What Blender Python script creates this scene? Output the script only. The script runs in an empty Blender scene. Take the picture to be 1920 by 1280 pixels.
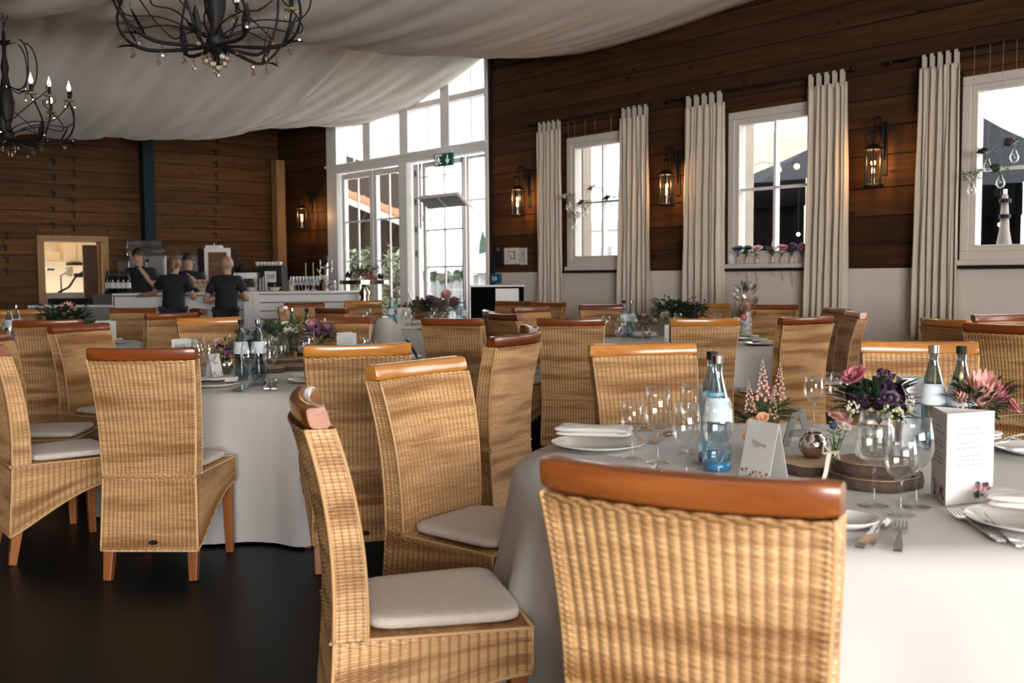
import bpy, math, random
import numpy as np
from mathutils import Vector, Matrix, Euler
PI = math.pi
R = math.radians
sc = bpy.context.scene
C = sc.collection
rnd = random.Random(7)

# ---------------------------------------------------------------- camera, world, light, exposure
CAMZ = 1.32
F = 1867.0
cam_d = bpy.data.cameras.new('camera')
cam = bpy.data.objects.new('camera', cam_d)
C.objects.link(cam)
cam_d.sensor_width = 36.0
cam_d.lens = 35.0
cam_d.clip_start = 0.05
cam_d.clip_end = 300
CM = Matrix.Rotation(R(90 - 3.785), 4, 'X') @ Matrix.Rotation(-0.0078, 4, 'Z')
cam.matrix_world = Matrix.Translation((0, 0, CAMZ)) @ CM
cam_d.dof.use_dof = True
cam_d.dof.focus_distance = 4.4
cam_d.dof.aperture_fstop = 4.5
sc.camera = cam

sc.view_settings.view_transform = 'Standard'
sc.view_settings.look = 'None'
sc.view_settings.exposure = 0.0
sc.view_settings.gamma = 1.0
sc.view_settings.use_curve_mapping = False

w = bpy.data.worlds.new('overcast')
sc.world = w
w.use_nodes = True
wn = w.node_tree
bg = wn.nodes['Background']
bg.inputs[0].default_value = (0.985, 0.985, 1.0, 1)
bg.inputs[1].default_value = 5.5
sc.cycles.caustics_reflective = False
sc.cycles.caustics_refractive = False
sc.cycles.max_bounces = 8
sc.cycles.transparent_max_bounces = 24
sc.cycles.sample_clamp_indirect = 6.0
sc.cycles.use_denoising = True

# room frame: local x = along the window wall (s), local y = away from it into the room (r)
WD = 8.5
ES = Vector((-0.660, 0.751, 0)).normalized()
NN = Vector((ES.y, -ES.x, 0))
ER = -NN
ROOM = Matrix.Translation(NN * WD) @ Matrix.Rotation(math.atan2(ES.y, ES.x), 4, 'Z')
FAR_S, BACK_S, LEFT_R = 15.76, -6.5, 15.0

def W(s, r, z=0.0):
    return ROOM @ Vector((s, r, z))

def ray(px, py):
    v = CM.to_3x3() @ Vector(((px - 960) / F, -(py - 640) / F, -1))
    return v
def at(px, py, z=0.75):
    v = ray(px, py); t = (z - CAMZ) / v.z
    return Vector((v.x * t, v.y * t, z))
def deep(px, py, d):
    v = ray(px, py); t = d / v.y
    return Vector((v.x * t, v.y * t, CAMZ + v.z * t))
def wallpt(px, py, r=0.0):
    v = ray(px, py); t = (WD - r) / v.dot(NN)
    p = Vector((0, 0, CAMZ)) + v * t
    return p.dot(ES), p.z            # (s, z)
def ws(px, py=400, r=0.0): return wallpt(px, py, r)[0]
def farpt(px, py, off=0.0):          # a point on the far wall: (r, z)
    v = ray(px, py); t = (FAR_S - off) / v.dot(ES)
    p = Vector((0, 0, CAMZ)) + v * t
    return WD - p.dot(NN), p.z

def window_light(name, s0, s1, r0, r1, z0, z1, axis, power, col):
    l = bpy.data.lights.new(name, 'AREA'); l.shape = 'RECTANGLE'
    o = bpy.data.objects.new(name, l); C.objects.link(o)
    c = W((s0 + s1) / 2, (r0 + r1) / 2, (z0 + z1) / 2)
    if axis == 's': l.size = abs(r1 - r0); d = ES
    else: l.size = abs(s1 - s0); d = ER
    l.size_y = z1 - z0
    l.energy = power; l.color = col
    o.location = c
    o.rotation_euler = d.to_track_quat('-Z', 'Y').to_euler()
    return o
# daylight coming in through the glazed fronts beside and behind the photographer
window_light('daylight_side_front', -5.4, 0.2, -0.25, -0.25, 0.2, 3.6, 'r', 210, (1.0, 0.985, 0.96))
window_light('daylight_back_front', BACK_S - 0.25, BACK_S - 0.25, 7.5, 14.8, 0.4, 3.4, 's', 1450, (1.0, 0.985, 0.96))

# ---------------------------------------------------------------- mesh helpers
KIDS = {}
class MB:
    def __init__(s): s.v = []; s.f = []; s.M = None
    def add(s, vs, fs):
        n = len(s.v)
        s.v += [tuple(s.M @ Vector(p)) for p in vs] if s.M is not None else [tuple(p) for p in vs]
        s.f += [tuple(i + n for i in f) for f in fs]
        return s
    def box(s, x0, x1, y0, y1, z0, z1):
        return s.add([(x0,y0,z0),(x1,y0,z0),(x1,y1,z0),(x0,y1,z0),(x0,y0,z1),(x1,y0,z1),(x1,y1,z1),(x0,y1,z1)],
                     [(0,3,2,1),(4,5,6,7),(0,1,5,4),(1,2,6,5),(2,3,7,6),(3,0,4,7)])
    def bar(s, a, b, wd, ht=None, wd2=None, ht2=None):
        a = Vector(a); b = Vector(b); d = (b - a).normalized()
        ht = ht or wd; wd2 = wd if wd2 is None else wd2; ht2 = ht if ht2 is None else ht2
        up = Vector((0,0,1)) if abs(d.z) < 0.9 else Vector((0,1,0))
        x = d.cross(up).normalized(); y = x.cross(d)
        vs = []
        for p, ww, hh in ((a, wd, ht), (b, wd2, ht2)):
            for i, j in ((-1,-1),(1,-1),(1,1),(-1,1)): vs.append(p + x*i*ww/2 + y*j*hh/2)
        return s.add(vs, [(0,1,2,3),(7,6,5,4),(0,4,5,1),(1,5,6,2),(2,6,7,3),(3,7,4,0)])
    def lathe(s, prof, seg=20, c=(0,0,0), a0=0):
        vs = []; fs = []; n = len(prof)
        for k in range(seg):
            a = a0 + 2*PI*k/seg; ca, sa = math.cos(a), math.sin(a)
            for r, z in prof: vs.append((c[0]+r*ca, c[1]+r*sa, c[2]+z))
        for k in range(seg):
            k2 = (k+1) % seg
            for i in range(n-1):
                if prof[i][0] < 1e-6 and prof[i+1][0] < 1e-6: continue
                if prof[i][0] < 1e-6: fs.append((k*n+i, k2*n+i+1, k*n+i+1))
                elif prof[i+1][0] < 1e-6: fs.append((k*n+i, k2*n+i, k*n+i+1))
                else: fs.append((k*n+i, k2*n+i, k2*n+i+1, k*n+i+1))
        return s.add(vs, fs)
    def tube(s, pts, rad, seg=6, cap=True, flat=1.0):
        pts = [Vector(p) for p in pts]; n = len(pts)
        rs = rad if isinstance(rad, (list, tuple)) else [rad]*n
        vs = []; fs = []; prev = None
        for i, p in enumerate(pts):
            d = (pts[min(i+1,n-1)] - pts[max(i-1,0)])
            d = d.normalized() if d.length > 1e-9 else Vector((0,0,1))
            if prev is None:
                up = Vector((0,0,1)) if abs(d.z) < 0.9 else Vector((1,0,0))
                x = d.cross(up).normalized()
            else:
                x = (prev - d*prev.dot(d)); x = x.normalized() if x.length > 1e-6 else d.orthogonal().normalized()
            prev = x; y = d.cross(x)
            for k in range(seg):
                a = 2*PI*k/seg
                vs.append(p + x*math.cos(a)*rs[i] + y*math.sin(a)*rs[i]*flat)
        for i in range(n-1):
            for k in range(seg):
                k2 = (k+1) % seg
                fs.append((i*seg+k, i*seg+k2, (i+1)*seg+k2, (i+1)*seg+k))
        if cap:
            fs.append(tuple(range(seg-1,-1,-1))); fs.append(tuple((n-1)*seg+k for k in range(seg)))
        return s.add(vs, fs)
    def ball(s, c, rx, ry=None, rz=None, seg=10, rings=6, rot=None):
        ry = rx if ry is None else ry; rz = rx if rz is None else rz
        vs = [(0,0,-1)]; fs = []
        for i in range(1, rings):
            t = PI*i/rings
            for k in range(seg):
                a = 2*PI*k/seg; vs.append((math.sin(t)*math.cos(a), math.sin(t)*math.sin(a), -math.cos(t)))
        vs.append((0,0,1)); L = len(vs)-1
        for k in range(seg): fs.append((0, 1+(k+1)%seg, 1+k))
        for i in range(rings-2):
            for k in range(seg):
                a = 1+i*seg+k; b = 1+i*seg+(k+1)%seg; fs.append((a, b, b+seg, a+seg))
        for k in range(seg): fs.append((1+(rings-2)*seg+k, 1+(rings-2)*seg+(k+1)%seg, L))
        q = rot or Matrix.Identity(3); cc = Vector(c)
        return s.add([q @ Vector((x*rx, y*ry, z*rz)) + cc for x, y, z in vs], fs)
    def grid(s, P, nu, nv, wrap=False):
        vs = [P(i/nu, j/nv) for j in range(nv+1) for i in range(nu + (0 if wrap else 1))]
        m = nu if wrap else nu+1
        fs = []
        for j in range(nv):
            for i in range(nu):
                i2 = (i+1) % m if wrap else i+1
                fs.append((j*m+i, j*m+i2, (j+1)*m+i2, (j+1)*m+i))
        return s.add(vs, fs)
    def leaf(s, p, d, up, L, wd, curl=0.15, n=4):
        p = Vector(p); d = Vector(d).normalized(); x = d.cross(Vector(up))
        x = x.normalized() if x.length > 1e-5 else d.orthogonal().normalized()
        u = x.cross(d); vs = []; fs = []
        for i in range(n+1):
            t = i/n; ww = wd*math.sin(PI*min(1, t*0.93+0.07))**0.8*0.5
            c = p + d*L*t - u*curl*L*t*t
            vs += [c - x*ww + u*ww*0.35, c, c + x*ww + u*ww*0.35]
        for i in range(n):
            a = i*3; fs += [(a,a+1,a+4,a+3),(a+1,a+2,a+5,a+4)]
        return s.add(vs, fs)
    def mesh(s, name, mat, smooth=False):
        m = bpy.data.meshes.new(name)
        m.from_pydata(s.v, [], s.f); m.update()
        if mat: m.materials.append(mat)
        if smooth: m.polygons.foreach_set('use_smooth', [True]*len(m.polygons))
        return m
    def build(s, name, mat, parent=None, smooth=False, bevel=0, M=None, auto=False):
        o = bpy.data.objects.new(name, s.mesh(name, mat, smooth or auto)); C.objects.link(o)
        if parent: par(o, parent)
        if M is not None: o.matrix_basis = M
        if bevel:
            b = o.modifiers.new('edge', 'BEVEL'); b.width = bevel; b.segments = 2; b.limit_method = 'ANGLE'
            b.angle_limit = R(40)
        if auto:
            try: o.data.set_sharp_from_angle(angle=R(35))
            except Exception: pass
        return o
def par(o, p):
    o.parent = p; KIDS.setdefault(p.name, []).append(o)
def link_mesh(name, me, parent, M=None):
    o = bpy.data.objects.new(name, me); C.objects.link(o)
    if parent: par(o, parent)
    if M is not None: o.matrix_basis = M
    return o
def tag(o, label, cat, group=None, kind=None):
    o['label'] = label; o['category'] = cat
    if group: o['group'] = group
    if kind: o['kind'] = kind
    return o
def thing(name, label, cat, loc=(0,0,0), rz=0, group=None, scale=1):
    o = bpy.data.objects.new(name, None); C.objects.link(o); o.empty_display_size = 0.1
    o.location = loc; o.rotation_euler = (0,0,rz); o.scale = (scale,)*3
    return tag(o, label, cat, group)
def dup(root, loc=None, rz=None, label=None, group=None, scale=None, top=True):
    r = root.copy(); C.objects.link(r)
    if top:
        if loc is not None: r.location = loc
        if rz is not None: r.rotation_euler = (0,0,rz)
        if label: r['label'] = label
        if group: r['group'] = group
        if scale: r.scale = (scale,)*3 if not isinstance(scale, tuple) else scale
    for ch in KIDS.get(root.name, []):
        c = dup(ch, top=False); c.parent = r; KIDS.setdefault(r.name, []).append(c)
    return r
def structure(o, label=None):
    o['kind'] = 'structure'
    if label: o['label'] = label
    return o

# ---------------------------------------------------------------- materials
MATS = {}
def nodes(name):
    m = bpy.data.materials.new(name); m.use_nodes = True
    nt = m.node_tree; b = nt.nodes['Principled BSDF']
    return m, nt, b
def N(nt, t, **kw):
    n = nt.nodes.new(t)
    for k, v in kw.items():
        if k in n.inputs: n.inputs[k].default_value = v
        else: setattr(n, k, v)
    return n
def plain(name, col, rough=0.6, metal=0.0, noise=0.0, nscale=8.0, bump=0.0, bscale=60, coat=0.0, sheen=0.0, emis=None, es=0, trans=0.0, sub=0.0):
    if name in MATS: return MATS[name]
    m, nt, b = nodes(name)
    b.inputs['Base Color'].default_value = (*col, 1)
    b.inputs['Roughness'].default_value = rough
    b.inputs['Metallic'].default_value = metal
    b.inputs['Coat Weight'].default_value = coat
    b.inputs['Sheen Weight'].default_value = sheen
    b.inputs['Transmission Weight'].default_value = trans
    if emis: b.inputs['Emission Color'].default_value = (*emis, 1); b.inputs['Emission Strength'].default_value = es
    tc = N(nt, 'ShaderNodeTexCoord')
    if noise:
        n = N(nt, 'ShaderNodeTexNoise', Scale=nscale, Detail=4.0)
        nt.links.new(tc.outputs['Object'], n.inputs['Vector'])
        mx = N(nt, 'ShaderNodeMix', data_type='RGBA')
        mx.inputs['A'].default_value = (*[c*(1-noise) for c in col], 1)
        mx.inputs['B'].default_value = (*[min(1, c*(1+noise)) for c in col], 1)
        nt.links.new(n.outputs['Fac'], mx.inputs['Factor'])
        nt.links.new(mx.outputs['Result'], b.inputs['Base Color'])
    if bump:
        n2 = N(nt, 'ShaderNodeTexNoise', Scale=bscale, Detail=3.0)
        nt.links.new(tc.outputs['Object'], n2.inputs['Vector'])
        bp = N(nt, 'ShaderNodeBump', Strength=bump, Distance=0.01)
        nt.links.new(n2.outputs['Fac'], bp.inputs['Height'])
        nt.links.new(bp.outputs['Normal'], b.inputs['Normal'])
    MATS[name] = m
    return m
def wood(name, c1, c2, scale=(1.2, 14, 14), rough=0.5, coat=0.0, knots=False, perobj=0.25, bump=0.1, coords='Object'):
    m, nt, b = nodes(name)
    tc = N(nt, 'ShaderNodeTexCoord'); mp = N(nt, 'ShaderNodeMapping'); mp.inputs['Scale'].default_value = scale
    oi = N(nt, 'ShaderNodeObjectInfo')
    sh = N(nt, 'ShaderNodeVectorMath', operation='MULTIPLY_ADD')
    sh.inputs[1].default_value = (37, 53, 71)
    nt.links.new(oi.outputs['Random'], sh.inputs[0]); nt.links.new(tc.outputs[coords], sh.inputs[2])
    nt.links.new(sh.outputs[0], mp.inputs['Vector'])
    n = N(nt, 'ShaderNodeTexNoise', Scale=1.0, Detail=6.0, Roughness=0.6, Distortion=0.6)
    nt.links.new(mp.outputs[0], n.inputs['Vector'])
    rp = N(nt, 'ShaderNodeValToRGB')
    rp.color_ramp.elements[0].position = 0.32; rp.color_ramp.elements[0].color = (*c1, 1)
    rp.color_ramp.elements[1].position = 0.68; rp.color_ramp.elements[1].color = (*c2, 1)
    nt.links.new(n.outputs['Fac'], rp.inputs['Fac'])
    out = rp.outputs['Color']
    if knots:
        mk = N(nt, 'ShaderNodeMapping'); mk.inputs['Scale'].default_value = (2.2, 5.0, 5.0)
        nt.links.new(sh.outputs[0], mk.inputs['Vector'])
        v = N(nt, 'ShaderNodeTexVoronoi', Scale=1.0)
        nt.links.new(mk.outputs[0], v.inputs['Vector'])
        r2 = N(nt, 'ShaderNodeValToRGB')
        r2.color_ramp.elements[0].position = 0.05; r2.color_ramp.elements[0].color = (0.25,0.2,0.18,1)
        r2.color_ramp.elements[1].position = 0.13; r2.color_ramp.elements[1].color = (1,1,1,1)
        nt.links.new(v.outputs['Distance'], r2.inputs['Fac'])
        mm = N(nt, 'ShaderNodeMix', data_type='RGBA', blend_type='MULTIPLY'); mm.inputs['Factor'].default_value = 1
        nt.links.new(out, mm.inputs['A']); nt.links.new(r2.outputs['Color'], mm.inputs['B']); out = mm.outputs['Result']
    hv = N(nt, 'ShaderNodeHueSaturation')
    mr = N(nt, 'ShaderNodeMapRange'); mr.inputs['To Min'].default_value = 1-perobj; mr.inputs['To Max'].default_value = 1+perobj
    nt.links.new(oi.outputs['Random'], mr.inputs['Value']); nt.links.new(mr.outputs[0], hv.inputs['Value'])
    nt.links.new(out, hv.inputs['Color']); nt.links.new(hv.outputs[0], b.inputs['Base Color'])
    b.inputs['Roughness'].default_value = rough; b.inputs['Coat Weight'].default_value = coat
    b.inputs['Coat Roughness'].default_value = 0.12
    if bump:
        bp = N(nt, 'ShaderNodeBump', Strength=bump, Distance=0.01)
        nt.links.new(n.outputs['Fac'], bp.inputs['Height']); nt.links.new(bp.outputs['Normal'], b.inputs['Normal'])
    MATS[name] = m
    return m
def glassy(name, tint=(1,1,1), refl=1.0, rough=0.0, base=0.05):
    m = bpy.data.materials.new(name); m.use_nodes = True; nt = m.node_tree; nt.nodes.clear()
    out = N(nt, 'ShaderNodeOutputMaterial'); t = N(nt, 'ShaderNodeBsdfTransparent'); t.inputs[0].default_value = (*tint, 1)
    g = N(nt, 'ShaderNodeBsdfGlossy', Roughness=rough); g.inputs[0].default_value = (1,1,1,1)
    fr = N(nt, 'ShaderNodeLayerWeight', Blend=0.35); mr = N(nt, 'ShaderNodeMapRange')
    mr.inputs['To Min'].default_value = base; mr.inputs['To Max'].default_value = 0.75*refl
    pw = N(nt, 'ShaderNodeMath', operation='POWER'); pw.inputs[1].default_value = 1.8
    mx = N(nt, 'ShaderNodeMixShader')
    nt.links.new(fr.outputs['Facing'], pw.inputs[0]); nt.links.new(pw.outputs[0], mr.inputs['Value'])
    nt.links.new(mr.outputs[0], mx.inputs[0]); nt.links.new(t.outputs[0], mx.inputs[1]); nt.links.new(g.outputs[0], mx.inputs[2])
    nt.links.new(mx.outputs[0], out.inputs[0]); MATS[name] = m
    return m
def wicker_mat(name, ca, cb, cd):
    m, nt, b = nodes(name)
    uv = N(nt, 'ShaderNodeUVMap'); sp = N(nt, 'ShaderNodeSeparateXYZ'); nt.links.new(uv.outputs[0], sp.inputs[0])
    tc = N(nt, 'ShaderNodeTexCoord'); oi = N(nt, 'ShaderNodeObjectInfo')
    # colour of each strand: noise stretched along the strand
    fl = N(nt, 'ShaderNodeMath', operation='FLOOR'); nt.links.new(sp.outputs[1], fl.inputs[0])
    cx = N(nt, 'ShaderNodeCombineXYZ'); m1 = N(nt, 'ShaderNodeMath', operation='MULTIPLY'); m1.inputs[1].default_value = 0.12
    nt.links.new(sp.outputs[0], m1.inputs[0]); nt.links.new(m1.outputs[0], cx.inputs[0]); nt.links.new(fl.outputs[0], cx.inputs[1])
    m2 = N(nt, 'ShaderNodeMath', operation='MULTIPLY'); m2.inputs[1].default_value = 91; nt.links.new(oi.outputs['Random'], m2.inputs[0])
    nt.links.new(m2.outputs[0], cx.inputs[2])
    n1 = N(nt, 'ShaderNodeTexNoise', Scale=1.0, Detail=2.0); nt.links.new(cx.outputs[0], n1.inputs['Vector'])
    # bands where a darker bundle of cane was used
    sm = N(nt, 'ShaderNodeCombineXYZ'); m3 = N(nt, 'ShaderNodeMath', operation='MULTIPLY'); m3.inputs[1].default_value = 0.09
    nt.links.new(sp.outputs[1], m3.inputs[0]); nt.links.new(m3.outputs[0], sm.inputs[1]); nt.links.new(m2.outputs[0], sm.inputs[2])
    m4 = N(nt, 'ShaderNodeMath', operation='MULTIPLY'); m4.inputs[1].default_value = 0.03; nt.links.new(sp.outputs[0], m4.inputs[0]); nt.links.new(m4.outputs[0], sm.inputs[0])
    n2 = N(nt, 'ShaderNodeTexNoise', Scale=1.0, Detail=3.0); nt.links.new(sm.outputs[0], n2.inputs['Vector'])
    r1 = N(nt, 'ShaderNodeValToRGB'); e = r1.color_ramp.elements
    e[0].position = 0.3; e[0].color = (*cb, 1); e[1].position = 0.65; e[1].color = (*ca, 1)
    nt.links.new(n1.outputs['Fac'], r1.inputs['Fac'])
    r2 = N(nt, 'ShaderNodeValToRGB'); e = r2.color_ramp.elements
    e[0].position = 0.36; e[0].color = (0.50, 0.40, 0.30, 1); e[1].position = 0.54; e[1].color = (1, 1, 1, 1)
    nt.links.new(n2.outputs['Fac'], r2.inputs['Fac'])
    mm = N(nt, 'ShaderNodeMix', data_type='RGBA', blend_type='MULTIPLY'); mm.inputs['Factor'].default_value = 1
    nt.links.new(r1.outputs['Color'], mm.inputs['A']); nt.links.new(r2.outputs['Color'], mm.inputs['B'])
    # shade in the upright grooves of the weave, painted into the base colour
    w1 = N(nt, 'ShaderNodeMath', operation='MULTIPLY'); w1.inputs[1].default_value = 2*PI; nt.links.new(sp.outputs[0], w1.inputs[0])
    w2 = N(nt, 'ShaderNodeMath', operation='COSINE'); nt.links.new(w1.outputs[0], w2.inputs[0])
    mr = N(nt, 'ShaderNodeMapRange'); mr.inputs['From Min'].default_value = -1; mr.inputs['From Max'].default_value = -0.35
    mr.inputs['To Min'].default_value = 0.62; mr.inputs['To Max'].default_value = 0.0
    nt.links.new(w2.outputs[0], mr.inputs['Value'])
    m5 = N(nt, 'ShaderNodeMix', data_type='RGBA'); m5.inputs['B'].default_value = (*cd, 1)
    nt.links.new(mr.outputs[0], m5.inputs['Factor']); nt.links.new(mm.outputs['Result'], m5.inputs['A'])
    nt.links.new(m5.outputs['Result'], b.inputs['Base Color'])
    b.inputs['Roughness'].default_value = 0.48
    # strand relief
    q1 = N(nt, 'ShaderNodeMath', operation='MULTIPLY'); q1.inputs[1].default_value = PI; nt.links.new(sp.outputs[1], q1.inputs[0])
    q2 = N(nt, 'ShaderNodeMath', operation='SINE'); nt.links.new(q1.outputs[0], q2.inputs[0])
    q3 = N(nt, 'ShaderNodeMath', operation='ABSOLUTE'); nt.links.new(q2.outputs[0], q3.inputs[0])
    bp = N(nt, 'ShaderNodeBump', Strength=0.6, Distance=0.003); nt.links.new(q3.outputs[0], bp.inputs['Height'])
    nt.links.new(bp.outputs['Normal'], b.inputs['Normal'])
    MATS[name] = m
    return m

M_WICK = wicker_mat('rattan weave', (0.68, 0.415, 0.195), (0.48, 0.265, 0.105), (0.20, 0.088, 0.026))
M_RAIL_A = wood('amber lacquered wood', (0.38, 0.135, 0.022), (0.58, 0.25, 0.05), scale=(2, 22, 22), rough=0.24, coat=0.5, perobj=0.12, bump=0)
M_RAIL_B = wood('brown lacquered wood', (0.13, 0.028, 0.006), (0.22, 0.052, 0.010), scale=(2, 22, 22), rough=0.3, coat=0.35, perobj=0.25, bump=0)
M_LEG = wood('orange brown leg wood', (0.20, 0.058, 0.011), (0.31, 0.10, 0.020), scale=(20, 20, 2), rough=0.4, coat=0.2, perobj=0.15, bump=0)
M_CUSH = plain('cream woven cushion', (0.58, 0.505, 0.435), 0.95, bump=0.5, bscale=200, noise=0.06, nscale=30, sheen=0.2)
M_CLOTH = plain('white table linen', (0.49, 0.472, 0.45), 0.85, bump=0.08, bscale=300, sheen=0.1)
M_NAP = plain('ivory napkin', (0.70, 0.665, 0.62), 0.9, bump=0.1, bscale=200)
M_CURT = plain('natural linen curtain', (0.60, 0.53, 0.44), 0.95, bump=0.2, bscale=180, noise=0.07, nscale=12)
M_DRAPE = plain('pale voile ceiling fabric', (0.76, 0.695, 0.635), 0.95, noise=0.05, nscale=3)
M_PLASTER = plain('cream plaster', (0.68, 0.61, 0.54), 0.92, bump=0.25, bscale=35, noise=0.04, nscale=2)
M_PLANK = wood('stained pine plank', (0.036, 0.014, 0.0045), (0.085, 0.035, 0.011), scale=(0.9, 9, 16), rough=0.75, knots=True, perobj=0.28, bump=0.2)
M_PLANK_FAR = wood('aged pine plank', (0.065, 0.028, 0.009), (0.145, 0.068, 0.022), scale=(9, 0.9, 16), rough=0.75, knots=True, perobj=0.22, bump=0.2)
M_GAP = plain('dark backing board', (0.018, 0.010, 0.006), 0.9)
M_WHITE = plain('white painted wood', (0.86, 0.85, 0.83), 0.45, noise=0.03)
M_FRAME = plain('cream window frame', (0.66, 0.60, 0.53), 0.5, noise=0.05)
M_BLACK = plain('black floor lacquer', (0.004, 0.007, 0.008), 0.38, noise=0.4, nscale=2, bump=0.05, bscale=8)
M_IRON = plain('black wrought iron', (0.007, 0.0065, 0.0065), 0.55, metal=0.0, bump=0.2, bscale=60)
M_TEAL = plain('dark petrol steel', (0.004, 0.018, 0.022), 0.6)
M_SILVER = plain('polished steel', (0.62, 0.60, 0.57), 0.18, metal=1.0)
M_MERC = plain('mercury silver glass', (0.55, 0.48, 0.42), 0.15, metal=1.0, noise=0.3, nscale=30, bump=0.2, bscale=25)
M_DKSIL = plain('dull grey steel', (0.28, 0.28, 0.27), 0.35, metal=0.8)
M_BLK = plain('black plastic', (0.010, 0.010, 0.011), 0.6)
M_PORC = plain('white porcelain', (0.66, 0.635, 0.60), 0.15, coat=0.5)
M_PAPER = plain('white card', (0.68, 0.665, 0.645), 0.7)
M_INK = plain('grey print', (0.25, 0.24, 0.24), 0.8)
M_PANE = glassy('window pane', (0.98, 0.99, 0.99), refl=0.6, base=0.03)
M_GLASS = glassy('clear table glass', (0.97, 0.975, 0.975), refl=1.0, base=0.035)
M_BOTTLE = glassy('pale blue bottle glass', (0.84, 0.93, 0.965), refl=0.9, base=0.06)
M_BOTTLE_D = glassy('smoky bottle glass', (0.68, 0.76, 0.79), refl=0.9, base=0.06)
M_BLUE = plain('deep blue bottle foot', (0.02, 0.16, 0.32), 0.1, coat=0.6)
M_WINE = plain('dark wine bottle', (0.006, 0.008, 0.006), 0.12, coat=0.6)
M_CRYS = glassy('crystal drop', (0.90, 0.80, 0.66), refl=1.0, base=0.12)
M_BULB = plain('warm candle bulb', (1, 0.8, 0.6), 0.4, emis=(1.0, 0.70, 0.42), es=7)
M_GLOW = plain('warm filament', (1, 0.6, 0.3), 0.4, emis=(1.0, 0.50, 0.14), es=18)
M_LEAFD = plain('dark green leaf', (0.018, 0.045, 0.018), 0.5, noise=0.5, nscale=20)
M_LEAFM = plain('mid green leaf', (0.07, 0.13, 0.045), 0.5, noise=0.4, nscale=20)
M_LEAFG = plain('grey green leaf', (0.22, 0.25, 0.15), 0.6, noise=0.3, nscale=20)
M_PINK = plain('pink petal', (0.62, 0.20, 0.24), 0.6, noise=0.35, nscale=40)
M_BLUSH = plain('blush petal', (0.74, 0.42, 0.36), 0.6, noise=0.25, nscale=30)
M_CREAMF = plain('cream petal', (0.74, 0.66, 0.55), 0.6, noise=0.15, nscale=30)
M_PURP = plain('dark purple petal', (0.05, 0.018, 0.05), 0.5, noise=0.5, nscale=30)
M_MAUVE = plain('mauve petal', (0.26, 0.10, 0.20), 0.6, noise=0.4, nscale=30)
M_BERRY = plain('pale green berry', (0.55, 0.55, 0.32), 0.6)
M_BLUET = plain('steel blue thistle', (0.035, 0.055, 0.12), 0.6)
M_BARK = plain('dark bark', (0.06, 0.038, 0.025), 0.9, bump=0.6, bscale=40)
M_SLICE = wood('cut wood face', (0.33, 0.20, 0.11), (0.50, 0.34, 0.21), scale=(9, 9, 9), rough=0.7, bump=0)
M_SKIN = plain('skin', (0.46, 0.26, 0.18), 0.55)
M_SHIRT = plain('black work shirt', (0.008, 0.010, 0.013), 0.8, bump=0.2, bscale=30)
M_APRON = plain('navy trousers', (0.028, 0.025, 0.07), 0.85)
M_HAIRB = plain('dark brown hair', (0.035, 0.018, 0.010), 0.5, bump=0.4, bscale=80)
M_HAIRL = plain('blonde hair', (0.36, 0.24, 0.13), 0.5, noise=0.35, nscale=40, bump=0.4, bscale=80)
M_BEIGE = plain('beige kitchen wall', (0.62, 0.50, 0.34), 0.8)
M_DOORW = wood('pale pine door frame', (0.30, 0.16, 0.06), (0.42, 0.24, 0.10), scale=(12, 12, 1.5), rough=0.5, perobj=0.1)
M_RIB = plain('blush ribbon', (0.72, 0.55, 0.47), 0.7)
M_TWINE = plain('twine', (0.45, 0.36, 0.22), 0.9)
M_GREYC = plain('greige high chair shell', (0.45, 0.42, 0.36), 0.45)

M_BLACK.node_tree.nodes['Principled BSDF'].inputs['Specular IOR Level'].default_value = 0.12
for _m in (M_PLANK, M_PLANK_FAR, M_IRON, M_TEAL, M_BLK): _m.node_tree.nodes['Principled BSDF'].inputs['Specular IOR Level'].default_value = 0.25

# ================================================================ ROOM
def wall_cells(a0, a1, z0, z1, holes):
    A = sorted({a0, a1, *[h[0] for h in holes], *[h[1] for h in holes]})
    Z = sorted({z0, z1, *[h[2] for h in holes], *[h[3] for h in holes]})
    A = [a for a in A if a0 <= a <= a1]; Z = [z for z in Z if z0 <= z <= z1]
    for i in range(len(A)-1):
        for j in range(len(Z)-1):
            ca, cz = (A[i]+A[i+1])/2, (Z[j]+Z[j+1])/2
            if not any(h[0] < ca < h[1] and h[2] < cz < h[3] for h in holes):
                yield A[i], A[i+1], Z[j], Z[j+1]
def plank_spans(a0, a1, za, zb, holes):
    cuts = [h for h in holes if h[2] < zb - 0.005 and h[3] > za + 0.005]
    x = a0; out = []
    for h in sorted(cuts):
        if h[0] > x + 0.02: out.append((x, h[0], za, zb))
        if h[2] > za + 0.02: out.append((max(h[0], a0), min(h[1], a1), za, h[2]))
        if h[3] < zb - 0.02: out.append((max(h[0], a0), min(h[1], a1), h[3], zb))
        x = max(x, h[1])
    if x < a1 - 0.02: out.append((x, a1, za, zb))
    return out

# openings of the window wall: (s0, s1, z0, z1)
W1 = (7.50, 8.60, 1.42, 2.95); W2 = (5.19, 6.25, 1.42, 2.95); W3 = (2.80, 3.86, 1.42, 2.95); W4 = (0.9, 1.95, 1.42, 2.95)
GF = (ws(921, 300), ws(619, 420), 0.02, 4.75)
SF = (-5.4, 0.2, 0.2, 3.6)
holes_r = [W1, W2, W3, W4, GF, SF]
floor = MB().box(BACK_S-0.2, FAR_S+0.2, -0.2, LEFT_R+0.2, -0.12, 0).build('floor', M_BLACK, M=ROOM)
structure(floor, 'black painted floor')
# ceiling boards under the roof, above the cloth
ceil = MB().box(BACK_S-0.2, FAR_S+0.2, -0.2, LEFT_R+0.2, 5.3, 5.4).build('ceiling', M_GAP, M=ROOM)
structure(ceil, 'dark timber ceiling above the fabric')

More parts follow.
